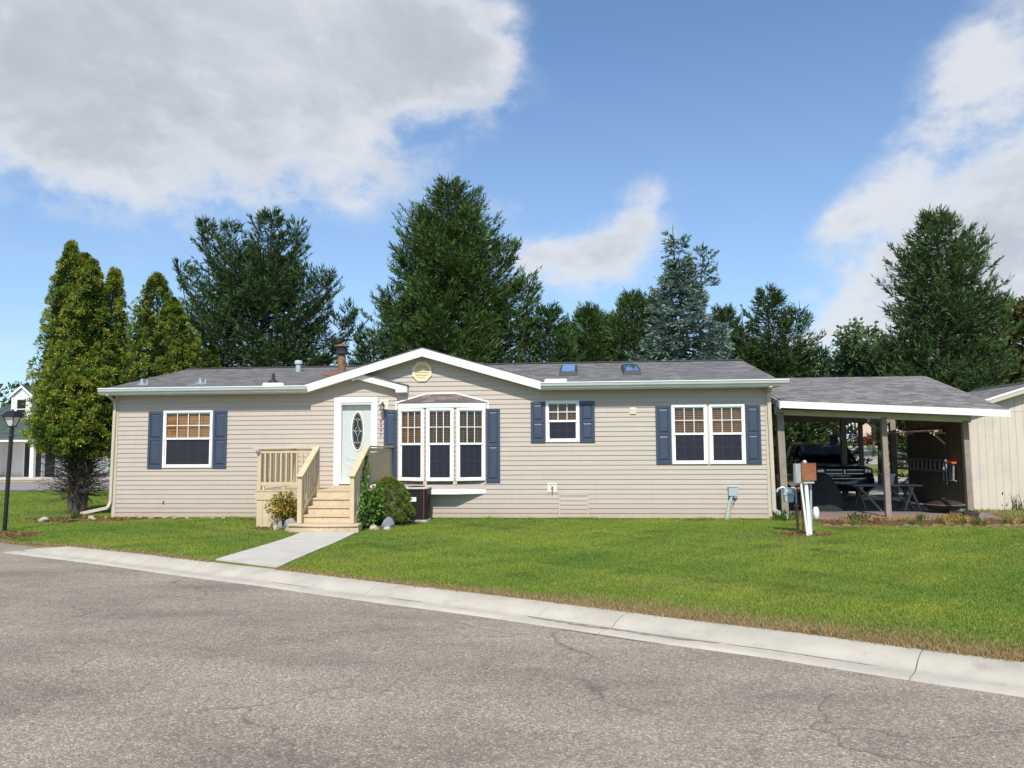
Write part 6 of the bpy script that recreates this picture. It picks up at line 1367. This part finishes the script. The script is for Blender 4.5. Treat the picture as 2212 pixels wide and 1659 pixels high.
arbor('tallest yellow-tipped arborvitae with bare lower trunks at the left house corner', -1.75, 1.05,
      [(-.46, 0, -.30, 1.95, 7.78, .92, .42), (-.08, .1, -.05, 1.9, 7.45, .95, .42), (.32, -.15, .1, 1.85, 7.2, .95, .45), (.85, .1, .30, 1.9, 6.95, .85, .45), (.95, .0, .55, 1.75, 5.2, .82, .45), (.55, -.35, .35, 1.6, 4.6, .85, .4), (-.72, .1, -.65, 1.9, 5.0, .66, .4), (.1, -.4, -.1, 1.75, 5.0, .95, .4)], 0, 51, 2600, .27)
arbor('second arborvitae with a rounded golden top behind the left roof end', -2.75, 7.2, [(-.35, 0, -.1, .6, 8.25, 1.55, .30), (.35, -.1, .4, .6, 7.3, 1.45, .33), (.9, -.2, .9, .6, 5.7, 1.2, .40), (-.6, 0, -.5, .6, 6.8, 1.15, .4)], 0, 52, 1900, .26, trunk=False)
arbor('small bright green conical arborvitae just above the left roof slope', -1.75, 9.0, [(0, 0, 0, .4, 5.75, .95, .75)], 0, 53, 260, .0, trunk=False)
arbor('bright green arborvitae between the roof edge and the golden one', -2.45, 8.4, [(.3, 0, 0, .4, 6.0, 1.0, .75)], 0, 54, 280, .02, trunk=False)

# shrubs by the steps
gs = thing('rounded_evergreen', 'dense rounded olive-green evergreen shrub in front of the air conditioner', 'shrub', (7.95, -1.55, 0))
rng = np.random.default_rng(61); k = 620; u = rng.random(k); az = rng.uniform(0, 2 * PI, k)
z = .12 + .98 * u; prof = .485 * np.sqrt(np.clip(1 - (u ** 1.55), 0, 1)) * (1 - .15 * np.exp(-(u / .08) ** 2)) * (1 + .06 * np.sin(5 * az + 9 * u) + .05 * np.sin(11 * az - 14 * u) + .05 * rng.normal(size=k)) + .01
P0 = np.stack([7.93 - .10 * u + .03 + np.cos(az) * prof, -1.55 + np.sin(az) * prof, z], 1); q = 70; idx = np.repeat(np.arange(k), q)
nrm = unit(np.stack([np.cos(az), np.sin(az), .25 + .9 * u], 1)); rd = unit(rng.normal(size=(len(idx), 3)) + nrm[idx] * 1.1)
mq = rng.random((k, 1)); cb_ = np.array([.105, .175, .028]) * (1 - mq) + np.array([.255, .335, .055]) * mq; low = (u < .14) & (rng.random(k) < .35); cb_[low] = np.array([.17, .13, .05])
kite_obj('foliage', P0[idx] + rd * rng.uniform(.012, .036, (len(idx), 1)) * np.array([1.2, 1.2, .9]), unit(rd + rng.normal(0, .3, (len(idx), 3)) + np.array([0, 0, .2])), rng.uniform(.022, .045, len(idx)), rng.uniform(.007, .013, len(idx)), cb_[idx] * rng.uniform(.7, 1.3, (len(idx), 1)), 'leaf', gs, 61)
m = MB(); m.lathe([(.10, -.02), (.36, .12), (.40, .30), (.36, .52), (.27, .74), (.15, .92), (.02, 1.0)], (7.93, -1.55, 0), 16); m.build('inner_branches', 'bark', gs)
vn = thing('climbing_vine', 'leafy green vine climbing over the right stair railing', 'vine', (7.55, -2.6, 0))
rng = np.random.default_rng(62); P = []; pts = [(7.56, -2.75, .30, .16), (7.60, -2.65, .55, .17), (7.58, -2.62, .75, .16), (7.55, -2.60, .95, .13), (7.55, -2.52, 1.15, .11), (7.55, -2.42, 1.32, .08), (7.54, -2.36, 1.5, .055), (7.75, -2.45, .60, .14), (7.80, -2.3, .42, .16), (7.72, -2.5, .25, .16), (7.75, -2.35, .78, .13), (7.62, -2.7, .15, .14), (7.54, -2.3, 1.62, .035)]
for (a, b, c, r) in pts:
    n = int(420 * r); P.append(np.array([a, b, c]) + rng.normal(0, r * .72, (n, 3)) * np.array([.7, .8, 1]))
P = np.concatenate(P); P = P[P[:, 2] > .03]; n = len(P)
kite_obj('foliage', P, unit(np.stack([rng.normal(.1, .6, n), rng.normal(-.5, .5, n), rng.normal(-.35, .5, n)], 1)), rng.uniform(.06, .11, n), rng.uniform(.05, .085, n), (np.array([.055, .135, .022]) + np.array([.09, .14, .03]) * rng.random((n, 1))) * rng.uniform(.7, 1.25, (n, 1)), 'leaf', vn, 62)
m = MB(); r = random.Random(5)
for k in range(8):
    p = Vector((7.6 + r.uniform(-.06, .06), -2.65 + r.uniform(-.08, .08), -.02)); q = [p]
    for s in range(6): p = p + Vector((r.uniform(-.05, .04), r.uniform(-.02, .08), .24)); q.append(p)
    m.tube(q, .007, 5)
m.build('stems', 'bark', vn)
yb = thing('barberry_bush', 'small yellow and orange leaved bush in front of the deck', 'shrub', (5.72, -2.52, 0))
rng = np.random.default_rng(63); n = 1300; az = rng.uniform(0, 2 * PI, n); ln = rng.uniform(.35, .95, n); el_ = rng.uniform(.55, 1.4, n)
P = np.stack([5.75 + np.cos(az) * np.cos(el_) * ln * .62 - .05, -2.52 + np.sin(az) * np.cos(el_) * ln * .35, .04 + np.sin(el_) * ln * .86], 1); c = np.where((rng.random(n) < .36)[:, None], np.array([.52, .35, .05]), np.array([.19, .21, .035])); c = np.where((rng.random(n) < .12)[:, None], np.array([.40, .13, .03]), c)
P = P[:, :]; kite_obj('foliage', P, rng.normal(0, 1, (n, 3)) + np.array([0, -.2, .3]), rng.uniform(.045, .085, n), rng.uniform(.03, .05, n), c * rng.uniform(.65, 1.25, (n, 1)), 'leaf', yb, 63)
m = MB(); r = random.Random(9)
for k in range(26):
    a = r.uniform(0, 2 * PI); t_ = r.uniform(.1, .6); m.tube([(5.72 + .04 * math.cos(a), -2.52 + .04 * math.sin(a), -.02), (5.72 + .2 * t_ * math.cos(a), -2.52 + .15 * t_ * math.sin(a), .35), (5.72 + .5 * t_ * math.cos(a), -2.52 + .3 * t_ * math.sin(a), .72)], [.010, .007, .003], 4, False)
m.build('stems', 'bark', yb)
# leafy tufts along the wall and by the shed
rng = np.random.default_rng(64)
for (x, y, s, n, lb) in ((-.75, -.42, .10, 60, 'green seedling growing beside the downspout end'), (17.35, -.25, .16, 130, 'grassy green clump at the foot of the right downspout'), (22.4, -1.25, .10, 60, 'upright green weed right of the planter bowl'), (23.4, -1.35, .22, 170, 'broad-leaved green weed patch before the shed'), (24.6, 2.6, .30, 170, 'green weeds at the foot of the shed wall'), (18.9, -.6, .13, 90, 'bushy green weed at the carport edge')):
    t = thing('weed_plant', lb, 'weed', (x, y, 0), 'weeds round the house'); P = np.stack([x + rng.normal(0, s, n), y + rng.normal(0, s * .5, n), np.abs(rng.normal(.05, s * .55, n))], 1)
    kite_obj('foliage', P, np.stack([rng.normal(0, .5, n), rng.normal(0, .5, n), np.ones(n)], 1), rng.uniform(.07, .15, n), rng.uniform(.018, .05, n), np.array([.055, .12, .02]) * rng.uniform(.6, 1.5, (n, 1)), 'leaf', t, 64)
    MB().tube([(x, y, -.03), (x + .01, y, s * 1.0)], .006, 5).build('stem', 'bark', t)
t = thing('dead_plant', 'dry brown branching stalks in front of the shed wall', 'dead plant', (24.2, 2.7, 0)); m = MB(); r = random.Random(12)
for k in range(14):
    x = 24.2 + r.uniform(-.15, .2); m.tube([(x, 2.7, -.03), (x + r.uniform(-.08, .08), 2.68, r.uniform(.15, .3)), (x + r.uniform(-.15, .15), 2.66, r.uniform(.28, .55))], [.012, .009, .004], 4, False)
m.tube([(24.35, 2.65, .05), (24.65, 2.6, .25), (25.0, 2.6, .42)], [.015, .014, .008], 5, False)
m.build('stalks', 'bark', t)
